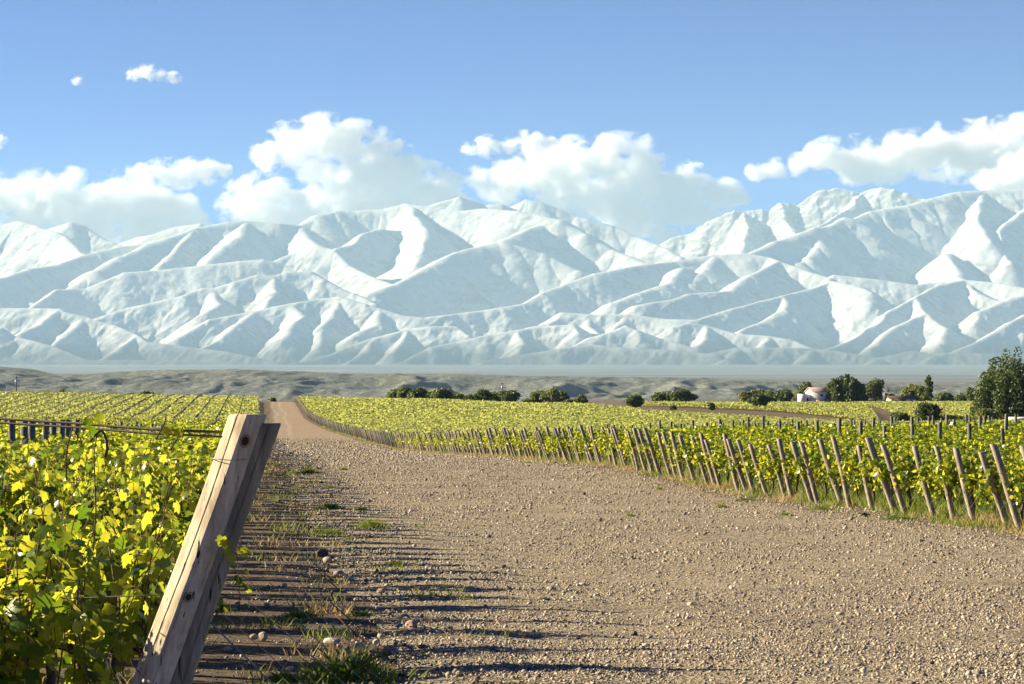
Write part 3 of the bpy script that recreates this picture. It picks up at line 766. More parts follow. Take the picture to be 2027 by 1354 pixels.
def lim_l(Y): return -0.212 * Y - 4.5
def lim_r(Y): return 0.212 * Y + 1.0
rows = []
for k in range(ROWS_L, 240):
    Y0 = 8.5 + 1.62 * k + random.uniform(-.3, .3)
    if Y0 > 398: break
    x0 = xl(Y0) + .35; x1 = lim_l(Y0); rows.append((x0, Y0, x1, Y0))
for k in range(ROWS_L):
    Y0 = 8.5 + 1.62 * k; x0 = xl(Y0) - 6.6; rows.append((x0, Y0 + (.66 if k == 0 else 0), x0 - 4, Y0 + (1.06 if k == 0 else 0)))
block('vine_rows', 'sunlit mass of vine rows filling the left of the picture behind the first rows', rows, M_VINE)
rows = [(xl(Y0) + .3, Y0, lim_l(Y0), Y0) for Y0 in np.arange(412, 640, 2.0)]
block('vine_rows', 'pale green vineyard slope at the far left, striped by lines of posts', rows, M_VINEFAR)
rows = []
for k in range(-9, -1):
    Y0 = YR0 + ROW_D * k; rows.append((float(xr(Y0)) + .4, Y0, float(xr(Y0)) + 9, Y0 + .9))
for k in range(-1, 130):
    Y0 = YR0 + ROW_D * k
    a = .42 + (1.9 if k < 24 else .65 if k < 118 else -.6)
    x0 = float(xr(Y0)) + a; x1 = lim_r(Y0); rows.append((x0, Y0 + .1 * a, x1, Y0 + .1 * (x1 - x0 + a)))
block('vine_rows', 'mass of vine rows in the near block at the right of the road', rows, M_VINE, 90, .13)
tb_y = [340, 350, 383, 436, 510, 600, 640]; tb_x = [2300, 1780, 1660, 1510, 1310, 1180, 1140]
rows = []
for Y0 in np.arange(YR0 + ROW_D * 131 + 9, 640, 1.9):
    x0 = float(xr(Y0)) + .2; x1 = min(lim_r(Y0), (np.interp(Y0, tb_y, tb_x) - CX) / F * Y0); rows.append((x0, Y0, x1, Y0))
block('vine_rows', 'bright yellow-green far vineyard block stretching right from the rise', rows, M_VINEFAR)
rows = []
for Y0 in np.arange(438, 774, 2.4):
    a = np.interp(Y0, [430, 490, 613, 720, 830], [1735, 1655, 1505, 1295, 1180]); b = np.interp(Y0, [430, 560, 670, 830], [1738, 1722, 1706, 1640])
    rows.append(((a - CX) / F * Y0, Y0, (b - CX) / F * Y0, Y0))
block('vine_rows', 'vineyard block on the low bank below the white house', rows, M_VINEFAR)
rows = []
for Y0 in np.arange(445, 840, 2.4):
    a = np.interp(Y0, [430, 560, 670, 850], [1800, 1765, 1740, 1650]); rows.append(((a - CX) / F * Y0, Y0, lim_r(Y0), Y0))
block('vine_rows', 'vineyard block between the farm houses and the big tree at the right', rows, M_VINEFAR)

# ------------------------------------------------------------------ posts
def post_mesh(H, r, lean, seed, sides=10, rings=8, sink=.25, square=0.0, cracks=(), rot=0.0):
    """a post leaning by lean metres in x over its height, sawn flat at the top"""
    tilt = lean / H
    zs = np.concatenate([np.linspace(-sink, H - .008, rings), [H]])
    ang = np.arange(sides) * 2 * math.pi / sides
    prof = 1 + .06 * np.sin(ang * 2 + seed) + .035 * np.sin(ang * 3 + seed * 2.3)
    if square: prof = prof * (1 + square * (1 / np.maximum(np.abs(np.cos(ang - rot)), np.abs(np.sin(ang - rot))) - 1))
    V = []
    for i, z in enumerate(zs):
        rr = r * prof * (1 + .035 * perlin(ang * 1.2, np.full(sides, z * 2.2 + seed), seed)) * (1.04 - .06 * z / H)
        for (ca, z0, z1, dep, wid) in cracks:
            if z0 <= z <= z1 + .01:
                a0 = ca + .10 * math.sin(z * 3.1 + ca) + .05 * math.sin(z * 9 + seed)
                da = np.abs((ang - a0 + math.pi) % (2 * math.pi) - math.pi)
                rr = rr - dep * np.clip(1 - da / wid, 0, 1) * min(1, (z - z0) / .15 + .1)
        if i == len(zs) - 1: rr = rr - .004
        wob = .012 * math.sin(z * 3 + seed)
        V.append(np.stack([rr * np.cos(ang) + tilt * z + wob, rr * np.sin(ang) + .01 * math.sin(z * 2.3 + seed), np.full(sides, z)], -1))
    m = len(zs); V = np.concatenate(V)
    q = [(i * sides + k, i * sides + (k + 1) % sides, (i + 1) * sides + (k + 1) % sides, (i + 1) * sides + k) for i in range(m - 1) for k in range(sides)]
    cap = V[-sides:].copy(); top = cap.mean(0) + np.array([0, 0, -.002])
    V = np.concatenate([V, cap, [top]]); n0 = m * sides
    t = [(n0 + sides, n0 + k, n0 + (k + 1) % sides) for k in range(sides)]
    b = MB(); b.add(V, q, t); return b

# the big pair of posts at the front
def ring(r, z, tilt, dx=0.0, wob=0.01, sides=22, slant=0.0, yc=0.0, ry=None):
    ry = ry or r
    return [(dx + r * math.cos(a) + tilt * z, yc + ry * math.sin(a), z + slant * math.cos(a) + wob * math.sin(2 * a + z * 9)) for a in np.linspace(0, 2 * math.pi, sides)]
T1 = .549 / 1.638
knots = [(T1 * 1.56 + .036, -.045, 1.55, .024), (T1 * 1.03 + .022, -.054, 1.03, .020), (T1 * .66 - .004, -.058, .66, .026)]
M_BIG = wood_mat('big post wood', (0.24, 0.19, 0.13), (0.52, 0.43, 0.30), (0.68, 0.58, 0.43), 0.0, knots)
M_BIG2 = wood_mat('big post wood greenish', (0.13, 0.115, 0.08), (0.27, 0.235, 0.165), (0.40, 0.35, 0.25), 0.4)
bx, by = -1.451, 8.5
big = post_mesh(1.64, .052, .549, 3, 110, 60, square=.62, rot=math.radians(50), cracks=((-2.2, .55, 1.64, .012, .055), (-1.45, -.2, 1.15, .010, .05)))
bp = big.build('vineyard_post', M_BIG, None, True); bp.location = (bx, by, gz(bx, by))
tag(bp, 'big split weathered post in the foreground, leaning right, with knots and wire ties', 'post', 'posts at the left of the road')
w = MB(); w.tube(ring(.0625, 1.49, T1, 0, .003), .0016, 5); w.build('wire_wrap', M_STEEL, bp)
w = MB(); w.tube(ring(.064, .56, T1, 0, .004), .002, 5); w.build('wire_wrap', M_WIRE, bp)
w = MB(); w.tube(ring(.098, .72, T1, .045, .006, 26, -.075, .02, .085), .0026, 5); w.tube(ring(.099, .70, T1, .045, .008, 26, -.085, .02, .086), .0022, 5); w.build('wire_wrap', M_WIRE, bp)
w = MB(); w.tube(ring(.0645, .22, T1, 0, .002), .0018, 5); w.build('wire_wrap', M_WIRE, bp)
w = MB(); w.tube([(T1 * .95 + .1, .03, .95), (1.4, -.15, .02)], .003, 5); w.tube([(T1 * .72 + .1, -.03, .70), (1.1, -.35, .02)], .002, 5); w.build('guy_wire', M_STEEL, bp)
b2 = post_mesh(1.61, .049, .537, 8, 96, 50, square=.3, rot=math.radians(20), cracks=((-1.2, .1, 1.61, .012, .055),)).build('vineyard_post', M_BIG2, None, True)
b2.location = (bx + .081, by + .05, gz(bx, by))
tag(b2, 'darker greenish post strapped close behind the big split post', 'post', 'posts at the left of the road')
w = MB(); w.tube(ring(.057, .60, .53 / 1.61, 0, .004), .002, 5); w.build('wire_wrap', M_WIRE, b2)

def end_post(seed, lean, guy):
    H = 1.5
    b = post_mesh(H, (.060 + .004 * (seed % 3)) if lean < 0 else .056, lean, seed, 12, 9)
    o = b.build('vineyard_post', M_POST, None, True)
    sg = 1 if lean > 0 else -1
    w = MB(); w.tube([(sg * guy[0] + sg * .06, 0, guy[1]), (sg * guy[2], -.05, .03)], .002 if lean > 0 else .003, 4)
    w.build('guy_wire', M_STEEL, o)
    for z in (.5, 1.0):
        w = MB(); w.tube(ring(.068, z, lean / H, 0, .006, 13), .003, 4); w.build('wire_wrap', M_WIRE, o)
    if lean > 0 and seed % 3 == 1:
        w = MB(); w.tube([(sg * guy[2] - .2, -.04, .2), (sg * guy[2] + .06, -.05, -.03)], .005, 6); w.tube(ring(.02, .21, 0, sg * guy[2] - .21, 0, 10), .005, 5); w.build('anchor_rod', M_RUST, o)
    return o
PP_R = [end_post(20 + k, -.44 + .05 * (k % 3 - 1), (.33, 1.08, 1.15)) for k in range(5)]
PP_LS = [post_mesh(1.5, .058, .47, 50 + k, 10, 6).build('vineyard_post', M_POST, None, True) for k in range(2)]
PP_L = [end_post(40 + k, .49, (.30, .95, 1.42)) for k in range(4)]
random.seed(31)
for k in range(-2, 120):
    Y0 = YR0 + ROW_D * k + random.uniform(-.16, .16); X0 = float(xr(Y0)) + random.uniform(-.12, .12)
    o = place(PP_R[(k * 7) % 5], X0, Y0, random.uniform(-.12, .12), random.uniform(.93, 1.08))
    o.rotation_euler = (random.uniform(-.04, .04), random.uniform(-.05, .05), random.uniform(-.15, .15))
    if k <= 40: lab = 'leaning weathered post, %s from the right edge in the line along the gravel' % ordinal(k + 3)
    else: lab = 'small distant leaning post in the tight line running down the slope'
    tag(o, lab, 'post', 'leaning posts along the right of the road' if k <= 40 else 'distant leaning posts')
for k in range(1, 30):
    Y0 = 8.5 + 1.62 * k; X0 = xl(Y0) - .05
    o = place(PP_L[k % 4] if k < 14 else PP_LS[k % 2], X0, Y0, random.uniform(-.06, .06), random.uniform(.97, 1.0))
    tag(o, 'leaning end post half hidden in leaves, %s behind the big split post' % ordinal(k), 'post', 'posts at the left of the road')

# upright posts inside the blocks
ip = [post_mesh(1.72, .05, .02 * s, 60 + s, 8, 4, .2, .8).build('trellis_post', M_POSTGREY, None) for s in (-1, 0, 1)]
spots = []
for j in (1, 2, 3, 4, 5):
    for k in range(0, 90, 2 if j < 4 else 3):
        kk = k + (j % 2)
        Y0 = YR0 + ROW_D * kk; a = 6.4 * j; X0 = float(xr(Y0)) + a; Y1 = Y0 + .1 * a
        if X0 < .2027 * Y1 + .6 and Y1 < 185: spots.append((X0, Y1))
for i, (x, y) in enumerate(spots):
    o = place(ip[i % 3], x, y, random.uniform(0, 3), random.uniform(.92, 1.06)); o.rotation_euler = (random.uniform(-.03, .03), random.uniform(-.03, .03), random.uniform(0, 3))
    tag(o, 'upright grey trellis post rising out of the vines in the near block at the right', 'post', 'trellis posts in the right block')
lp = []
for Y0 in np.arange(49, 67, 2.4): lp.append((-4.8 - .1 * Y0, Y0))
for n, (x, y) in enumerate(sorted(lp, key=lambda p: p[0] / p[1])):
    o = place(ip[n % 3], x, y, 0, 1.0); o.rotation_euler = (random.uniform(-.03, .03), random.uniform(-.03, .03), random.uniform(0, 3)); o.scale = (1.25, 1.25, 1.02)
    tag(o, 'dark post top above the left vines, %s from the left edge' % ordinal(n + 1), 'post', 'post tops in the left block')

# the hundreds of posts too far off to count
def far_posts(name, label, pts, h, w, lean=0.0):
    pts = np.array(pts); x, y = pts[:, 0], pts[:, 1]; z = ground(x, y); n = len(pts)
    hw = w / 2 if hasattr(w, '__len__') else np.full(n, w / 2); hh = h * RNG.uniform(.92, 1.08, n)
    V = np.zeros((n, 8, 3))
    for i, (sx_, sy_, t) in enumerate([(-1, -1, 0), (1, -1, 0), (1, 1, 0), (-1, 1, 0), (-1, -1, 1), (1, -1, 1), (1, 1, 1), (-1, 1, 1)]):
        V[:, i, 0] = x + sx_ * hw + lean * t; V[:, i, 1] = y + sy_ * hw; V[:, i, 2] = z + (hh if t else -.1)
    f = np.array([(0, 1, 5, 4), (1, 2, 6, 5), (2, 3, 7, 6), (3, 0, 4, 7), (4, 5, 6, 7)])
    Fq = (f[None] + (np.arange(n) * 8)[:, None, None]).reshape(-1, 4)
    return tag(mesh_np(name, V.reshape(-1, 3), Fq, M_POSTGREY), label, 'posts', kind='stuff')
pts = [(float(xr(YR0 + ROW_D * k)) + random.uniform(-.1, .1), YR0 + ROW_D * k) for k in range(120, 370)]
far_posts('distant_posts', 'line of far leaning posts at the dip of the road', pts, 1.5, np.interp([p[1] for p in pts], [240, 600], [.13, .16]), -.44)
pts = []
for Y0 in np.arange(412, 640, 2.0):
    for j in range(1, 40):
        x = xl(Y0) + .3 - 3.45 * j
        if x > lim_l(Y0): pts.append((x, Y0))
    pts.append((xl(Y0) + .4, Y0))
far_posts('distant_posts', 'lines of posts striping the far left vineyard slope', pts, 1.62, .11)
pts = []
for Y0 in np.arange(190, 330, 3.0):
    for j in range(0, 26):
        x = float(xr(Y0)) + 6.4 * j + (Y0 * 7.7 % 6.4)
        if x < lim_r(Y0): pts.append((x, Y0))
far_posts('distant_posts', 'rows of small posts across the middle of the right vineyard', pts, 1.55, .11)
pts = []
for Y0 in np.arange(110, 400, 4.9):
    for j in range(0, 14):
        x = xl(Y0) - 6.5 * j - 6
        if x > lim_l(Y0): pts.append((x, Y0))
far_posts('distant_posts', 'rows of small posts across the left vineyard before the slope', pts, 1.62, .12)

# ------------------------------------------------------------------ wires and dry canes on the front row
def wire(label, pix, r, mat=M_WIRE, Y=8.5, name='trellis_wire', cat='wire', group='trellis wires of the front row'):
    b = MB(); b.tube([at(px, py, Y + dy) for px, py, dy in pix], r, 6)
    return tag(b.build(name, mat), label, cat, group)
wire('upper trellis wire running left from the big split post', [(452, 856, 0), (300, 850, .1), (150, 838, .2), (0, 829, .3), (-900, 780, .9)], .0048)
wire('lower trellis wire running left from the big split post', [(450, 865, -.01), (300, 858, .1), (150, 846, .2), (0, 837, .3), (-900, 800, .9)], .0042)
wire('thin middle trellis wire between leaves left of the big split post', [(385, 1176, -.05), (250, 1180, .05), (0, 1190, .2), (-900, 1200, .9)], .0022)
def cane(label, pix, r0, r1, Y=8.47):
    b = MB(); n = len(pix); b.tube([at(px, py, Y) for px, py in pix], list(np.linspace(r0, r1, n)), 6)
    return tag(b.build('dry_cane', M_BARK), label, 'dry cane', 'dry canes hooked over the front wires')
cane('dark dry cane arched over the wire, the thicker and right-hand hook', [(178, 874), (188, 862), (201, 852), (206, 858), (211, 872), (212, 890), (208, 905)], .004, .0055)
cane('thin dark dry cane bent over the wire, the left-hand hook', [(132, 950), (130, 910), (134, 880), (143, 848), (150, 856), (156, 868)], .003, .003)
cane('straight brown cane rising above the wires by the middle of the front row', [(309, 870), (315, 858), (327, 835), (329, 818)], .0035, .002)
cane('brown cane slanting up through the wires near the big split post', [(338, 890), (350, 870), (362, 845)], .0035, .002)
cane('long thin cane standing up through the leaves below the wires', [(185, 1090), (190, 1010), (188, 960), (186, 900), (192, 860)], .003, .002)
lv = []
for px, py, dy in ((440, 1062, -.07), (445, 1068, -.07), (452, 1085, -.05), (456, 1098, -.05), (330, 845, 0), (352, 850, 0), (182, 846, 0), (175, 828, 0), (200, 820, 0)):
    lv.append(at(px, py, 8.47 + dy))
lv = np.array(lv); n = len(lv)
V, Fq = leaf_mesh(lv, RNG.normal(0, .3, (n, 3)) + np.array([.2, -1, .3]), np.tile([.1, 0, -1.], (n, 1)) + RNG.normal(0, .3, (n, 3)), np.full(n, .035), LEAF_HI, LEAF_HI_F)
tag(mesh_np('vine_shoot_leaves', V, Fq, M_VINE), 'few young bright leaves caught on the front post and wires', 'leaves', kind='stuff')

# ------------------------------------------------------------------ trees and bushes
def tree(name, label, px, base, w, h, Y, style='round', mat=None, group=None, seed=0, dens=1.0, trunk_show=0.12):
    mat = mat or M_TREE
    r = np.random.default_rng(seed + int(px) * 3 + int(h))
    X = (px - CX) / F * Y; z0 = gz(X, Y); W = w * (1.22 if style == 'round' else 1.05) / F * Y
    H = CZ - (base - h - HY) / F * Y - z0
    root = empty(name, (X, Y, z0)); tag(root, label, 'bush' if name in ('bush', 'shrub') else 'tree', group)
    tb = H * (.02 if name in ('bush', 'shrub') else trunk_show)
    blobs = []
    if style == 'poplar':
        for k in range(26):
            u = r.uniform(0, 1); rr = W * .5 * (math.sin(math.pi * (u * .8 + .14)) ** .8) * .75
            a = r.uniform(0, 6.28); blobs.append((rr * .6 * math.cos(a), rr * .6 * math.sin(a), tb + (H - tb) * (.04 + .88 * u), W * .17, H * .075))
    elif style == 'spires':
        n = max(8, min(26, int(w / 3.4)))
        for k in range(n):
            a = k * 2.4 + r.uniform(-.3, .3); q = math.sqrt((k + .5) / n) * W * .43
            top = H * (1 - .45 * (q / (W * .5)) ** 2) * (r.uniform(.84, 1.0) if k else 1.0)
            for u in np.linspace(.05, .93, 8):
                blobs.append((q * math.cos(a) + r.normal(0, W * .015), q * math.sin(a) * .8, tb * .5 + (top - tb * .5) * u, W * .135 * (1.25 - .9 * u), top * .085))
    else:
        n = 22 if style != 'bush' else 16
        for k in range(n):
            v = norm(r.normal(0, 1, 3)); q = r.uniform(.25, .72)
            s = r.uniform(.15, .30)
            zc = tb + (H - tb) * .52
            blobs.append((v[0] * W * .5 * q, v[1] * W * .5 * q, zc + v[2] * (H - tb) * .5 * q * (1 if v[2] > 0 else 1.05), W * s, (H - tb) * s * .9))
    blobs = np.array(blobs)
    ls = max(.16, Y * .0007) * (1.0 if style != 'spires' else .9)
    area = (blobs[:, 3] * np.maximum(blobs[:, 3], blobs[:, 4])).sum() * 9
    n = int(np.clip(area / (ls * ls) * dens * 1.8, 500, 42000))
    bi = r.choice(len(blobs), n, p=(blobs[:, 3] ** 2) / (blobs[:, 3] ** 2).sum())
    d = norm(r.normal(0, 1, (n, 3))); rad = r.uniform(.35, 1.08, n) ** .45
    B = blobs[bi]
    P = B[:, :3] + d * rad[:, None] * np.stack([B[:, 3], B[:, 3], B[:, 4]], -1)
    lo = .04 * H; P[:, 2] = np.maximum(P[:, 2], lo + r.uniform(0, .08 * H, n))
    T = r.normal(0, 1, (n, 3)); 
    if style in ('poplar', 'spires'): T = T * .6 + np.array([0, 0, 1.0])
    V, Fq = leaf_mesh(P, d * .6 + r.normal(0, .6, (n, 3)) + np.array([0, 0, .2]), T, ls * r.uniform(.6, 1.4, n), LEAF_MID, LEAF_MID_F)
    mesh_np('crown', V, Fq, mat, root)
    t = MB(); tr = max(.05, H * .022)
    t.tube([(0, 0, -.15), (.01 * H, 0, .2 * H), (-.01 * H, 0, .5 * H), (0, 0, .8 * H)], [tr * 1.25, tr, tr * .7, tr * .25], 8)
    for k in range(6):
        b = blobs[r.integers(len(blobs))]; zs = r.uniform(.18, .5) * H
        t.tube([(0, 0, zs), (b[0] * .5, b[1] * .5, (zs + b[2]) / 2 + .03 * H), tuple(b[:3])], [tr * .5, tr * .35, tr * .12], 5)
    t.build('trunk', M_BARK, root, True)
    return root

G1 = 'trees on the skyline in the middle of the picture'; G2 = 'trees around the farm houses'; G3 = 'bushes among the far vineyards'
D, MI, LI = M_TREE, M_TREEMID, M_TREELIGHT
tree('tree', 'small round tree at the left end of the skyline clump', 782, 789, 24, 19, 700, mat=MI, group=G1)
tree('tree', 'dark round tree second from the left on the skyline', 802, 789, 28, 22, 690, mat=MI, group=G1)
tree('tree', 'dark wide tree third from the left on the skyline', 825, 788, 34, 21, 685, mat=D, group=G1)
tree('tree', 'low tree at the left of the sunlit clump left of the pole', 847, 791, 28, 17, 700, mat=MI, group=G1)
tree('tree', 'tall sunlit rounded tree in the clump left of the pole', 874, 791, 38, 23, 690, mat=MI, group=G1)
tree('tree', 'small green tree between the sunlit clump and the dark bush', 906, 792, 26, 16, 700, mat=MI, group=G1)
tree('bush', 'dark spreading bush at the edge of the bright vines left of the pole', 936, 795, 46, 15, 655, 'bush', M_TREE, G3)
tree('tree', 'dark tree just left of the power pole', 958, 794, 30, 22, 700, mat=D, group=G1)
tree('tree', 'lighter tree directly behind the power pole', 981, 795, 30, 20, 705, mat=MI, group=G1)
tree('tree', 'dark domed tree just right of the power pole', 1007, 796, 36, 24, 695, mat=D, group=G1)
tree('bush', 'small dark bush at the edge of the vines right of the power pole', 1046, 799, 24, 13, 655, 'bush', M_TREE, G3)
tree('tree', 'tree at the left of the three right of the power pole', 1062, 794, 28, 21, 700, mat=MI, group=G1)
tree('tree', 'pale sunlit tree in the middle of the three right of the power pole', 1087, 794, 34, 24, 695, mat=LI, group=G1)
tree('tree', 'tree at the right of the three right of the power pole', 1111, 795, 28, 21, 700, mat=MI, group=G1)
tree('bush', 'round olive bush where the bright far vineyard meets the bare track', 1150, 801, 32, 20, 650, 'bush', D, G3)
tree('bush', 'low flat bush left of the round olive bush by the bare track', 1122, 800, 34, 9, 655, 'bush', MI, G3)
tree('bush', 'feathery grey-green bush standing alone at the end of the bare track', 1256, 806, 38, 24, 680, 'bush', MI, G3)
tree('bush', 'tiny bush on the bare track right of the feathery bush', 1331, 812, 12, 8, 640, 'bush', MI, G3)
tree('tree', 'small dark tree at the left of the isolated skyline clump', 1306, 793, 24, 16, 840, mat=D, group=G1)
tree('tree', 'middle tree of the isolated skyline clump', 1326, 793, 22, 19, 845, mat=D, group=G1)
tree('tree', 'largest dark tree of the isolated skyline clump, at its right', 1350, 793, 40, 21, 835, mat=D, group=G1)
tree('shrub', 'small dark shrub with bare stems on the bare track', 1409, 813, 15, 15, 640, 'bush', D, G3)
tree('tree', 'lone round tree with a thin visible trunk on the bare track', 1503, 816, 38, 37, 620, mat=D, group=G3, trunk_show=.24)
tree('tree', 'pale tree at the left of the grove behind the lone round tree', 1476, 793, 28, 20, 850, mat=LI, group=G2)
tree('tree', 'pale tree peeping over the lone round tree', 1500, 793, 28, 22, 860, mat=LI, group=G2)
tree('tree', 'mid green tree in the grove right of the lone round tree', 1526, 793, 30, 21, 850, mat=MI, group=G2)
tree('tree', 'dark tree at the right end of the grove near the white house', 1551, 793, 34, 24, 840, mat=D, group=G2)
tree('tree', 'slim pale tree just left of the white house annex', 1577, 794, 18, 22, 860, 'spires', LI, G2)
tree('tree', 'yellowish-green tree rising behind the white house annex', 1594, 793, 30, 34, 850, mat=MI, group=G2)
tree('tree', 'pale tree behind the red roof of the white house', 1630, 790, 28, 20, 870, mat=LI, group=G2)
tree('tree', 'huge dark many-topped tree right of the white house', 1673, 799, 82, 58, 800, 'spires', D, G2, dens=1.3)
tree('tree', 'mid green tree between the huge dark tree and the low dark-roofed house', 1732, 797, 42, 44, 850, mat=MI, group=G2)
tree('tree', 'thin pale tree left of the low dark-roofed house', 1757, 797, 16, 24, 850, 'spires', LI, G2)
tree('tree', 'small dark tree behind the left end of the low dark-roofed house', 1766, 797, 14, 18, 860, mat=D, group=G2)
tree('tree', 'pale round tree behind the right end of the low dark-roofed house', 1808, 797, 44, 37, 860, mat=LI, group=G2)
tree('tree', 'dark slender poplar, tallest of the farm trees at the right', 1839, 798, 22, 56, 840, 'poplar', D, G2, dens=1.4)
tree('tree', 'small pale tree at the foot of the dark slender poplar', 1829, 798, 17, 20, 830, 'spires', LI, G2)
tree('tree', 'low spreading grey-green tree right of the dark poplar', 1870, 797, 34, 20, 845, mat=MI, group=G2)
tree('tree', 'small faint tree between the poplar and the big tree', 1902, 797, 24, 17, 870, mat=MI, group=G2)
tree('tree', 'dark tree next to the left side of the big tree', 1927, 797, 28, 29, 850, mat=D, group=G2)
tree('shrub', 'rounded pale shrub beside the dirt track at the right', 1782, 839, 46, 24, 440, 'bush', MI, G3)
tree('shrub', 'big drooping dark shrub right of the rounded pale shrub', 1838, 839, 58, 40, 445, 'bush', D, G3)
tree('tree', 'big broad leafy tree at the right edge, taller than the hills', 2006, 838, 150, 152, 450, 'spires', M_TREE, G2, dens=2.6)
tree('shrub', 'light green shrub at the foot of the big tree on its left', 1955, 839, 44, 32, 440, 'bush', LI, G3)
tree('bush', 'tiny dark bush where the road tops the rise', 540, 796, 11, 8, 690, 'bush', D, G3)
tree('bush', 'tiny bush on the skyline near the left power pole', 123, 777, 15, 7, 660, 'bush', MI, G3)
tree('bush', 'flat dark bush on the crest of the far left vineyard', 290, 780, 28, 7, 670, 'bush', D, G3)

# ------------------------------------------------------------------ buildings and poles
def gable(mb, x0, x1, w, he, hr):      # walls of a gabled house, long axis x
    mb.add([(x0, -w, -.3), (x1, -w, -.3), (x1, w, -.3), (x0, w, -.3), (x0, -w, he), (x1, -w, he), (x1, w, he), (x0, w, he), (x0, 0, hr), (x1, 0, hr)],
           [(0, 1, 5, 4), (2, 3, 7, 6), (0, 4, 7, 3), (1, 2, 6, 5)], [(4, 8, 7), (5, 6, 9)])
def roof(mb, x0, x1, w, he, hr, ov=.3, t=.14):
    sl = (hr - he) / w
    for sg in (-1, 1):
        a = sg * (w + ov); za = he - sl * ov + .05; zr = hr + .05
        mb.add([(x0 - ov, a, za), (x1 + ov, a, za), (x1 + ov, 0, zr), (x0 - ov, 0, zr), (x0 - ov, a, za + t), (x1 + ov, a, za + t), (x1 + ov, 0, zr + t), (x0 - ov, 0, zr + t)],
               [(0, 1, 2, 3), (4, 5, 6, 7), (0, 1, 5, 4), (0, 4, 7, 3), (1, 2, 6, 5)])
X, Y, _ = at(1602, 797, 800); z = CZ - (796 - HY) / F * 800
hs = empty('house', (X, Y, z), math.radians(20)); tag(hs, 'small white house with a pale red roof beside the huge dark tree', 'house'); hs.scale = (1.15, 1.15, 1.2)
b = MB(); gable(b, 0, 8.5, 2.4, 2.7, 3.75); b.build('wall', M_WHITE, hs)
b = MB(); roof(b, 0, 8.5, 2.4, 2.7, 3.75); b.build('roof', M_ROOFRED, hs)
b = MB(); b.box(2.2, 3.0, -2.43, -2.30, 1.5, 2.1); b.build('window', M_DARK, hs)
b = MB(); b.box(5.2, 6.0, -2.43, -2.30, 0, 2.0); b.build('door', M_DARK, hs)
b = MB(); b.box(-3.0, -.9, -1.2, 1.2, -.3, 2.15); b.box(-.9, -.01, -.7, 1.0, -.3, 2.05); b.build('annex', M_WHITE, hs)
b = MB(); b.box(-1.35, -.85, -1.23, -1.1, .2, 1.2); b.build('door', M_DARK, hs)
b = MB(); b.box(.4, 4.2, -4.2, -4.0, -.4, .75); b.box(4.2, 5.4, -4.4, -3.4, -.4, 1.0)
tag(b.build('garden_wall', M_PINK), 'low pale wall in front of the white house', 'wall'); bpy.data.objects['garden_wall'].location = (X, Y, z); bpy.data.objects['garden_wall'].rotation_euler = (0, 0, math.radians(20))

X, Y, _ = at(1758, 797, 830); z = CZ - (798.5 - HY) / F * 830
h2 = empty('house', (X, Y, z), math.radians(6)); tag(h2, 'long low house with a dark tiled roof and pale porch under the trees', 'house')
b = MB(); gable(b, 0, 8.6, 2.6, 1.55, 2.35); b.build('wall', M_PINK, h2)
b = MB(); roof(b, 0, 8.6, 2.6, 1.55, 2.3, .5); b.build('roof', M_ROOFDARK, h2)
for x0, x1 in ((1.5, 2.3), (3.4, 5.2), (6.6, 7.2)):
    b = MB(); b.box(x0, x1, -2.63, -2.5, .2, 1.3); b.build('window', M_DARK, h2)
for x0 in (.1, 2.8, 5.6, 8.3):
    b = MB(); b.box(x0, x0 + .25, -3.05, -2.85, -.2, 1.36); b.build('porch_post', M_WHITE, h2)
X, Y, _ = at(1712, 797, 835); z = CZ - (798.5 - HY) / F * 835
sh = empty('shed', (X, Y, z), .05); tag(sh, 'dull grey shed with a low curved roof right of the huge dark tree', 'shed')
b = MB(); b.box(0, 4.3, 0, 4, -.3, 1.15); b.build('wall', M_SHED, sh)
b = MB(); n = 9
vv = []
for k in range(n):
    a = math.pi * k / (n - 1); vv += [(2.15 - 2.3 * math.cos(a), -.2, 1.16 + .6 * math.sin(a)), (2.15 - 2.3 * math.cos(a), 4.2, 1.16 + .6 * math.sin(a))]
b.add(vv, [(2 * k, 2 * k + 1, 2 * k + 3, 2 * k + 2) for k in range(n - 1)] , [(0, 2 * k, 2 * k + 2) for k in range(1, n - 1)]); b.build('roof', M_SHED, sh)
b = MB(); b.box(1.5, 2.8, -.04, .06, 0, 1.0); b.build('door', M_DARK, sh)
X, Y, _ = at(2007, 839, 432); z = gz(X, Y)
kb = empty('hut', (X, Y, z), math.radians(8)); tag(kb, 'small pale pink hut under the big tree, cut by the right edge', 'hut')
HT = CZ - (826 - HY) / F * 432 - z
b = MB(); b.box(0, 5.0, 0, 3.2, -.3, HT - .45); b.build('wall', M_PINK, kb)
b = MB(); b.box(-.25, 5.25, -.3, 3.5, HT - .45, HT); b.build('roof', M_WHITE, kb)
b = MB(); b.box(.75, 1.35, -.03, .1, HT - 1.2, HT - .6); b.build('window', M_DARK, kb)

def pole(label, px, top, Y, arms):
    X, _, zt = at(px, top, Y); z = gz(X, Y); H = zt - z
    r = empty('power_pole', (X, Y, z)); tag(r, label, 'power pole', 'power poles on the skyline')
    b = MB(); b.tube([(0, 0, -.3), (0, 0, H)], [.17, .10], 10); b.build('mast', M_POLE, r, True)
    for zz, ln in arms:
        b = MB(); b.box(-ln, ln, -.06, .06, H - zz - .08, H - zz + .08); b.build('crossarm', M_POLE, r)
        b = MB()
        for x in (-ln * .85, ln * .85): b.tube([(x, 0, H - zz + .08), (x, 0, H - zz + .42)], [.07, .05], 8)
        b.build('insulator', M_CERAMIC, r)
    b = MB(); b.tube([(.0, -.3, H - 1.7), (.0, -.3, H - .95)], [.24, .24], 10); b.build('transformer', M_CERAMIC, r)
pole('power pole with pale fittings standing among the skyline trees', 994, 757, 690, ((.35, .55), (1.4, .95)))
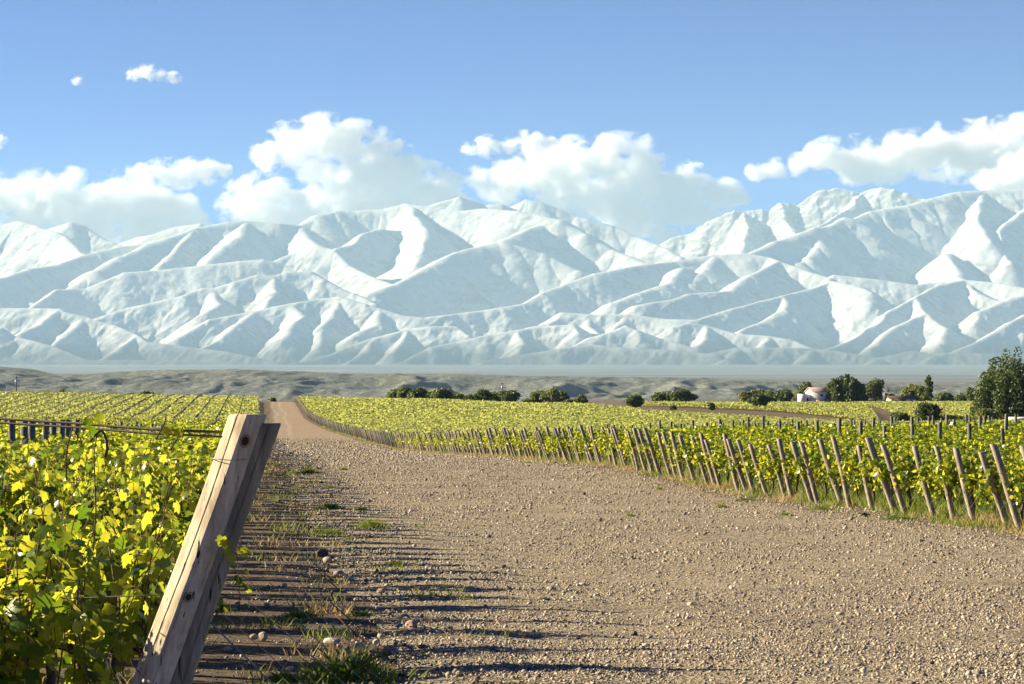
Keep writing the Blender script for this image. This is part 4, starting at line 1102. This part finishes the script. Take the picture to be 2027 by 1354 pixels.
pole('bare power pole on the skyline at the far left', 32, 745, 640, ((.3, .35),))

X, Y, _ = at(357, 800, 520); z = gz(X, Y)
cr = empty('pump_box', (X, Y, z + .95)); tag(cr, 'small dark-lidded box standing in the far left vineyard slope', 'box')
b = MB(); b.box(-.45, .45, -.3, .3, -1.0, .42); b.build('cabinet', M_SHED, cr)
b = MB(); b.box(-.62, .62, -.42, .42, .42, .55); b.build('lid', M_DARK, cr)
b = MB(); b.box(-.3, .3, -.34, -.31, -.1, .34); b.build('panel', M_WHITE, cr)

# ------------------------------------------------------------------ gravel, stones
ICO = None
def ico():
    global ICO
    if ICO is None:
        bm = bmesh.new(); bmesh.ops.create_icosphere(bm, subdivisions=1, radius=1)
        bm.verts.ensure_lookup_table(); V = np.array([v.co[:] for v in bm.verts]); Fc = np.array([[v.index for v in f.verts] for f in bm.faces]); bm.free(); ICO = (V, Fc)
    return ICO
def stones(P, R, flat=.6):
    V, Fc = ico(); n = len(P)
    a = RNG.uniform(0, 2 * np.pi, n); c, s_ = np.cos(a), np.sin(a)
    sc = np.stack([R * RNG.uniform(.75, 1.3, n), R * RNG.uniform(.65, 1.05, n), R * flat * RNG.uniform(.55, 1.2, n)], -1)
    W = V[None] * (1 + RNG.normal(0, .2, (n, len(V), 1))) * sc[:, None]
    tilt = RNG.normal(0, .35, n); ct, st = np.cos(tilt)[:, None], np.sin(tilt)[:, None]
    x, y, z = W[..., 0], W[..., 1], W[..., 2]
    x, z = x * ct - z * st, x * st + z * ct
    W = np.stack([x * c[:, None] - y * s_[:, None], x * s_[:, None] + y * c[:, None], z], -1) + P[:, None]
    return W.reshape(-1, 3), (Fc[None] + (np.arange(n) * len(V))[:, None, None]).reshape(-1, 3)
n = 420000
Y = np.exp(math.log(14.2) + (math.log(330) - math.log(14.2)) * RNG.random(n) ** 1.15); lo = xl(Y) + .1; hi = np.minimum(xr(Y) + .2, .24 * Y + 1.2)
X = lo + (hi - lo) * RNG.random(n)
edge = np.clip((X - xl(Y) - .3) / 2.2, 0, 1)
keep = RNG.random(n) < (.10 + .90 * edge ** 1.5) * np.clip(.7 + 1.3 * fbm(X * .35, Y * .3, 4, 7), .12, 1) * np.clip((340 - Y) / 150, 0, 1)
X, Y = X[keep], Y[keep]; n = len(X)
R = np.exp(RNG.normal(math.log(.0056), .48, n)) * (.75 + Y / 48); R = np.minimum(R, .017 + Y * .0007)
onroad = (X > xl(Y) + 1.5) & (X < xr(Y) - .9)
Z = ground(X, Y) + np.where(onroad, .02, -.02) + np.clip(1 - Y / 90, 0, 1) * 0.055 * fbm(X * .7, Y * .35, 4, 21) + R * .3
V, Fc = stones(np.stack([X, Y, Z], -1), R, .68)
tag(mesh_np('gravel', V, Fc, M_STONE), 'loose gravel stones strewn over the wide track', 'gravel', kind='stuff')

def rock(label, px, py, rpx, colour, flat=.65, seed=0):
    X, Y, z = hit(px, py + rpx * .45); R = rpx * Y / F
    bm = bmesh.new(); bmesh.ops.create_icosphere(bm, subdivisions=3, radius=1)
    r = random.Random(px * 7 + py)
    pl = [(Vector((r.gauss(0, 1), r.gauss(0, 1), r.gauss(0, .8))).normalized(), r.uniform(.62, .9)) for _ in range(7)]
    for v in bm.verts:
        p = v.co.copy()
        for nn, dd in pl:
            e = p.dot(nn) - dd
            if e > 0: p -= nn * e * .8
        v.co = Vector((p.x * R * 1.1, p.y * R * .85, p.z * R * flat))
    me = bpy.data.meshes.new('stone'); bm.to_mesh(me); bm.free()
    me.polygons.foreach_set('use_smooth', np.ones(len(me.polygons), bool)); me.materials.append(colour)
    o = bpy.data.objects.new('stone', me); COL.objects.link(o); o.location = (X, Y, z + R * flat * .35); o.rotation_euler = (0, 0, r.uniform(0, 3))
    return tag(o, label, 'stone', 'larger stones along the left verge')
def rock_mat(name, c): 
    m = Mat(name); v = m.coord(); k = m.noise(v, 22, 7, .65); k2 = m.noise(v, 5, 3)
    col = m.mix(m.ramp(k2, [(.4, 0.), (.6, .5)]), m.ramp(k, [(.3, [x * .6 for x in c]), (.6, c), (.8, [min(1, x * 1.25) for x in c])]), [x * .75 for x in c])
    m.base(col, .85, .25); m.bump(k, .5, .02); return m.m
RP = rock_mat('pinkish stone', (.46, .31, .23)); RG = rock_mat('grey stone', (.34, .30, .26)); RW = rock_mat('pale stone', (.56, .50, .42)); RD = rock_mat('dark stone', (.12, .10, .09))
for lab, x, y, r, c, fl in [
    ('pinkish upright stone at the end of the shadows, biggest on the open gravel', 814, 1237, 14, RP, .85), ('brown rounded stone, largest of the cluster right of the guy wires', 771, 1285, 17, RP, .7),
    ('long flat pale stone left of the stone cluster', 657, 1264, 19, RW, .42), ('pale stone at the left of the cluster, under a wire anchor', 711, 1279, 14, RW, .7),
    ('pale wedge stone at the upper right of the cluster', 791, 1269, 14, RW, .55), ('grey dome stone just above the bottom grass tuft', 713, 1314, 13, RG, .65),
    ('brown stone on top of the small heap at the shadow edge', 649, 1106, 12, RG, .6), ('dark stone capping the small heap at the shadow edge', 637, 1093, 13, RD, .7),
    ('white pebble stone right of the small heap', 692, 1146, 9, RW, .8), ('grey stone below the small heap', 671, 1134, 11, RG, .7), ('small pink stone out on the gravel right of the heap', 754, 1170, 8, RP, .8),
    ('pale small stone in shadow right of the big post', 563, 1157, 6, RW, .7), ('white small stone in the dark shadow band', 604, 1178, 6, RW, .9), ('pointed grey stone in shadow between guy wires', 521, 1259, 11, RG, .9),
    ('blue-grey flat stone beside the pointed one', 503, 1258, 10, RG, .6), ('small pale stone in the shade under the wires', 529, 1195, 7, RW, .6), ('small round stone between the cluster and the pinkish stone', 745, 1269, 9, RW, .7),
    ('pale flat stone near the foot of the big post', 449, 1282, 10, RW, .5), ('dark flat stone right of the cluster', 838, 1277, 13, RD, .4), ('grey flat stone at the right end of the shadows', 930, 1300, 9, RG, .5),
    ('small brown stone far right of the cluster', 980, 1300, 8, RG, .6), ('small dark stone alone in the middle of the gravel', 1256, 1254, 7, RD, .9), ('pale small stone in the middle of the gravel', 1159, 1229, 6, RW, .8),
    ('dark stump-like stone below the right posts', 1710, 1019, 9, RD, .7), ('dark small stone near the right edge of the gravel', 1185, 1181, 5, RD, .9), ('pale stone left of the top of the shadows', 512, 962, 5, RW, .6),
    ('flat pale stone in the shadows between post and heap', 575, 1320, 10, RW, .4), ('flat stone at the bottom among the grass', 592, 1343, 12, RW, .4)]:
    rock(lab, x, y, r, c, fl)

# ------------------------------------------------------------------ grass and weeds
def blades(P, H, Wd, lean=.5, up=1.0):
    n = len(P); a = RNG.uniform(0, 2 * np.pi, n); b = RNG.uniform(0, 2 * np.pi, n)
    side = np.stack([np.cos(a), np.sin(a), np.zeros(n)], -1) * Wd[:, None] * .5
    tip = np.stack([np.cos(b) * lean, np.sin(b) * lean, np.full(n, up)], -1) * H[:, None] * RNG.uniform(.6, 1.2, (n, 1))
    mid = tip * .5 + np.array([0, 0, 1]) * (H * .12)[:, None]
    V = np.stack([P - side, P + side, P + mid - side * .7, P + mid + side * .7, P + tip], 1)
    k = (np.arange(n) * 5)[:, None]
    return V.reshape(-1, 3), np.concatenate([k + np.array([[0, 1, 3, 2]])]), np.concatenate([k + np.array([[2, 3, 4]])])
def tuft_mesh(seed, n, spread):
    a = RNG.uniform(0, 6.28, n); q = np.abs(RNG.normal(0, .45, n)) * spread
    P = np.stack([q * np.cos(a), q * np.sin(a), np.zeros(n)], -1)
    V, q4, t3 = blades(P, RNG.uniform(.35, 1.0, n) * np.exp(-q), np.full(n, .045), .6)
    return V, [q4, t3]
TUFTS = []
for k in range(4):
    V, f = tuft_mesh(k, 420, 1.0); o = mesh_np('grass_tuft', V, f, M_GRASS); TUFTS.append(o)
def tuft(label, px, py, wpx, hpx, i):
    X, Y, z = hit(px, py); o = place(TUFTS[i % 4], X, Y, random.uniform(0, 6)); s = Y / F
    o.scale = (wpx * s / 1.5, wpx * s / 1.5, hpx * s * 1.1); o.location.z = z + .01
    tag(o, label, 'grass tuft', 'grass tufts on the gravel')
for i, (lab, x, y, w_, h_) in enumerate([
    ('round bright green tuft on the gravel, largest left of centre', 735, 1048, 60, 26), ('wide green tuft in the line of tufts above the largest one', 655, 1009, 62, 18), ('small dark tuft right of that wide one', 714, 1012, 36, 10),
    ('green tuft by the top of the shadows', 612, 938, 44, 16), ('small tuft at the far end of the verge', 582, 939, 22, 10), ('dark tuft alone at the far end of the verge', 680, 932, 24, 9),
    ('flat tuft halfway up the verge', 650, 967, 36, 8), ('long low tuft below the largest green one', 650, 1060, 70, 16), ('pale tuft below and right of the largest green one', 785, 1122, 44, 14),
    ('bushy bright tuft at the bottom edge of the picture', 690, 1350, 230, 72), ('thin tuft at the bottom edge left of the bushy one', 560, 1352, 110, 24), ('tuft in the shadows under the wires', 590, 1225, 90, 20), ('tuft at the right end of the shadow band', 715, 1222, 60, 14),
    ('tuft close to the foot of the big post', 430, 1215, 50, 40), ('tiny tuft in the middle of the gravel', 1249, 1024, 24, 9), ('tiny tuft left of middle near the dip', 1305, 971, 22, 9),
    ('dark green tuft near the right posts', 1556, 1023, 36, 11), ('tuft at the gravel edge below the middle posts', 1428, 1007, 30, 12), ('wide low tuft below the right posts', 1480, 994, 66, 10),
    ('low tuft below the right posts, nearer the edge', 1625, 1012, 60, 14), ('bushy tuft at the foot of the last but few right posts', 1874, 1028, 56, 26), ('tuft at the foot of the posts at the right edge', 2005, 1045, 50, 22),
    ('pair of faint tufts on the gravel low in the middle', 1080, 1192, 32, 9), ('faint tuft on the gravel near the far posts', 1045, 918, 24, 6), ('low wide tuft right of the dark stump-like stone', 1780, 1030, 70, 12),
    ('faint small tuft on the open gravel at left centre', 830, 1048, 36, 8)]):
    tuft(lab, x, y, w_, h_, i)

n = 60000
Y = np.exp(RNG.uniform(math.log(43), math.log(420), n)); X = xr(Y) + RNG.normal(-.05, .55, n) + .25
keep = RNG.random(n) < np.clip(.3 + 1.5 * fbm(X * .6, Y * .45, 3, 33), .02, 1); X, Y = X[keep], Y[keep]
g_ = fbm(X * .35, Y * .25, 3, 35) > .02
for sel, nm, lab, mt in ((~g_, 'dry_grass', 'straw-coloured dry grass under the line of right posts', M_STRAW), (g_, 'green_grass', 'green grass patches under the line of right posts', M_GRASS)):
    x, y = X[sel], Y[sel]; P = np.stack([x, y, ground(x, y) - .01], -1)
    V, q4, t3 = blades(P, RNG.uniform(.06, .24, len(x)), .010 + y * .00016, .7)
    tag(mesh_np(nm, V, [q4, t3], mt), lab, 'grass', kind='stuff')
n = 60000
Y = np.exp(RNG.uniform(math.log(12.5), math.log(110), n)); X = xl(Y) + RNG.uniform(-1.5, 2.7, n)
f1 = fbm(X * .9, Y * .55, 3, 43); keep = (f1 > .16) & (RNG.random(n) < np.clip((f1 - .12) * 3, 0, .8)); X, Y = X[keep], Y[keep]
dry = fbm(X * .5, Y * .4, 2, 45) > .12
for sel, nm, lab, mt in ((dry, 'dry_grass', 'dry weeds in the shadowed left verge', M_STRAW), (~dry, 'green_grass', 'green weeds in the shadowed left verge', M_GRASS)):
    x, y = X[sel], Y[sel]; P = np.stack([x, y, ground(x, y) - .01], -1)
    V, q4, t3 = blades(P, RNG.uniform(.03, .13, len(x)), .006 + y * .00022, .8)
    tag(mesh_np(nm, V, [q4, t3], mt), lab, 'grass', kind='stuff')

n = 70000
Y = np.exp(RNG.uniform(math.log(43), math.log(150), n)); X = xr(Y) + .3 + np.abs(RNG.normal(0, 3.2, n))
keep = (X < .22 * Y + 1) & (RNG.random(n) < np.clip(.55 + 1.2 * fbm(X * .5, Y * .4, 3, 53), .05, 1)); X, Y = X[keep], Y[keep]
P = np.stack([X, Y, ground(X, Y) - .01], -1)
V, q4, t3 = blades(P, RNG.uniform(.10, .38, len(X)), .012 + Y * .0002, .6)
tag(mesh_np('green_grass', V, [q4, t3], M_GRASS), 'weeds growing under the vines of the right block', 'grass', kind='stuff')
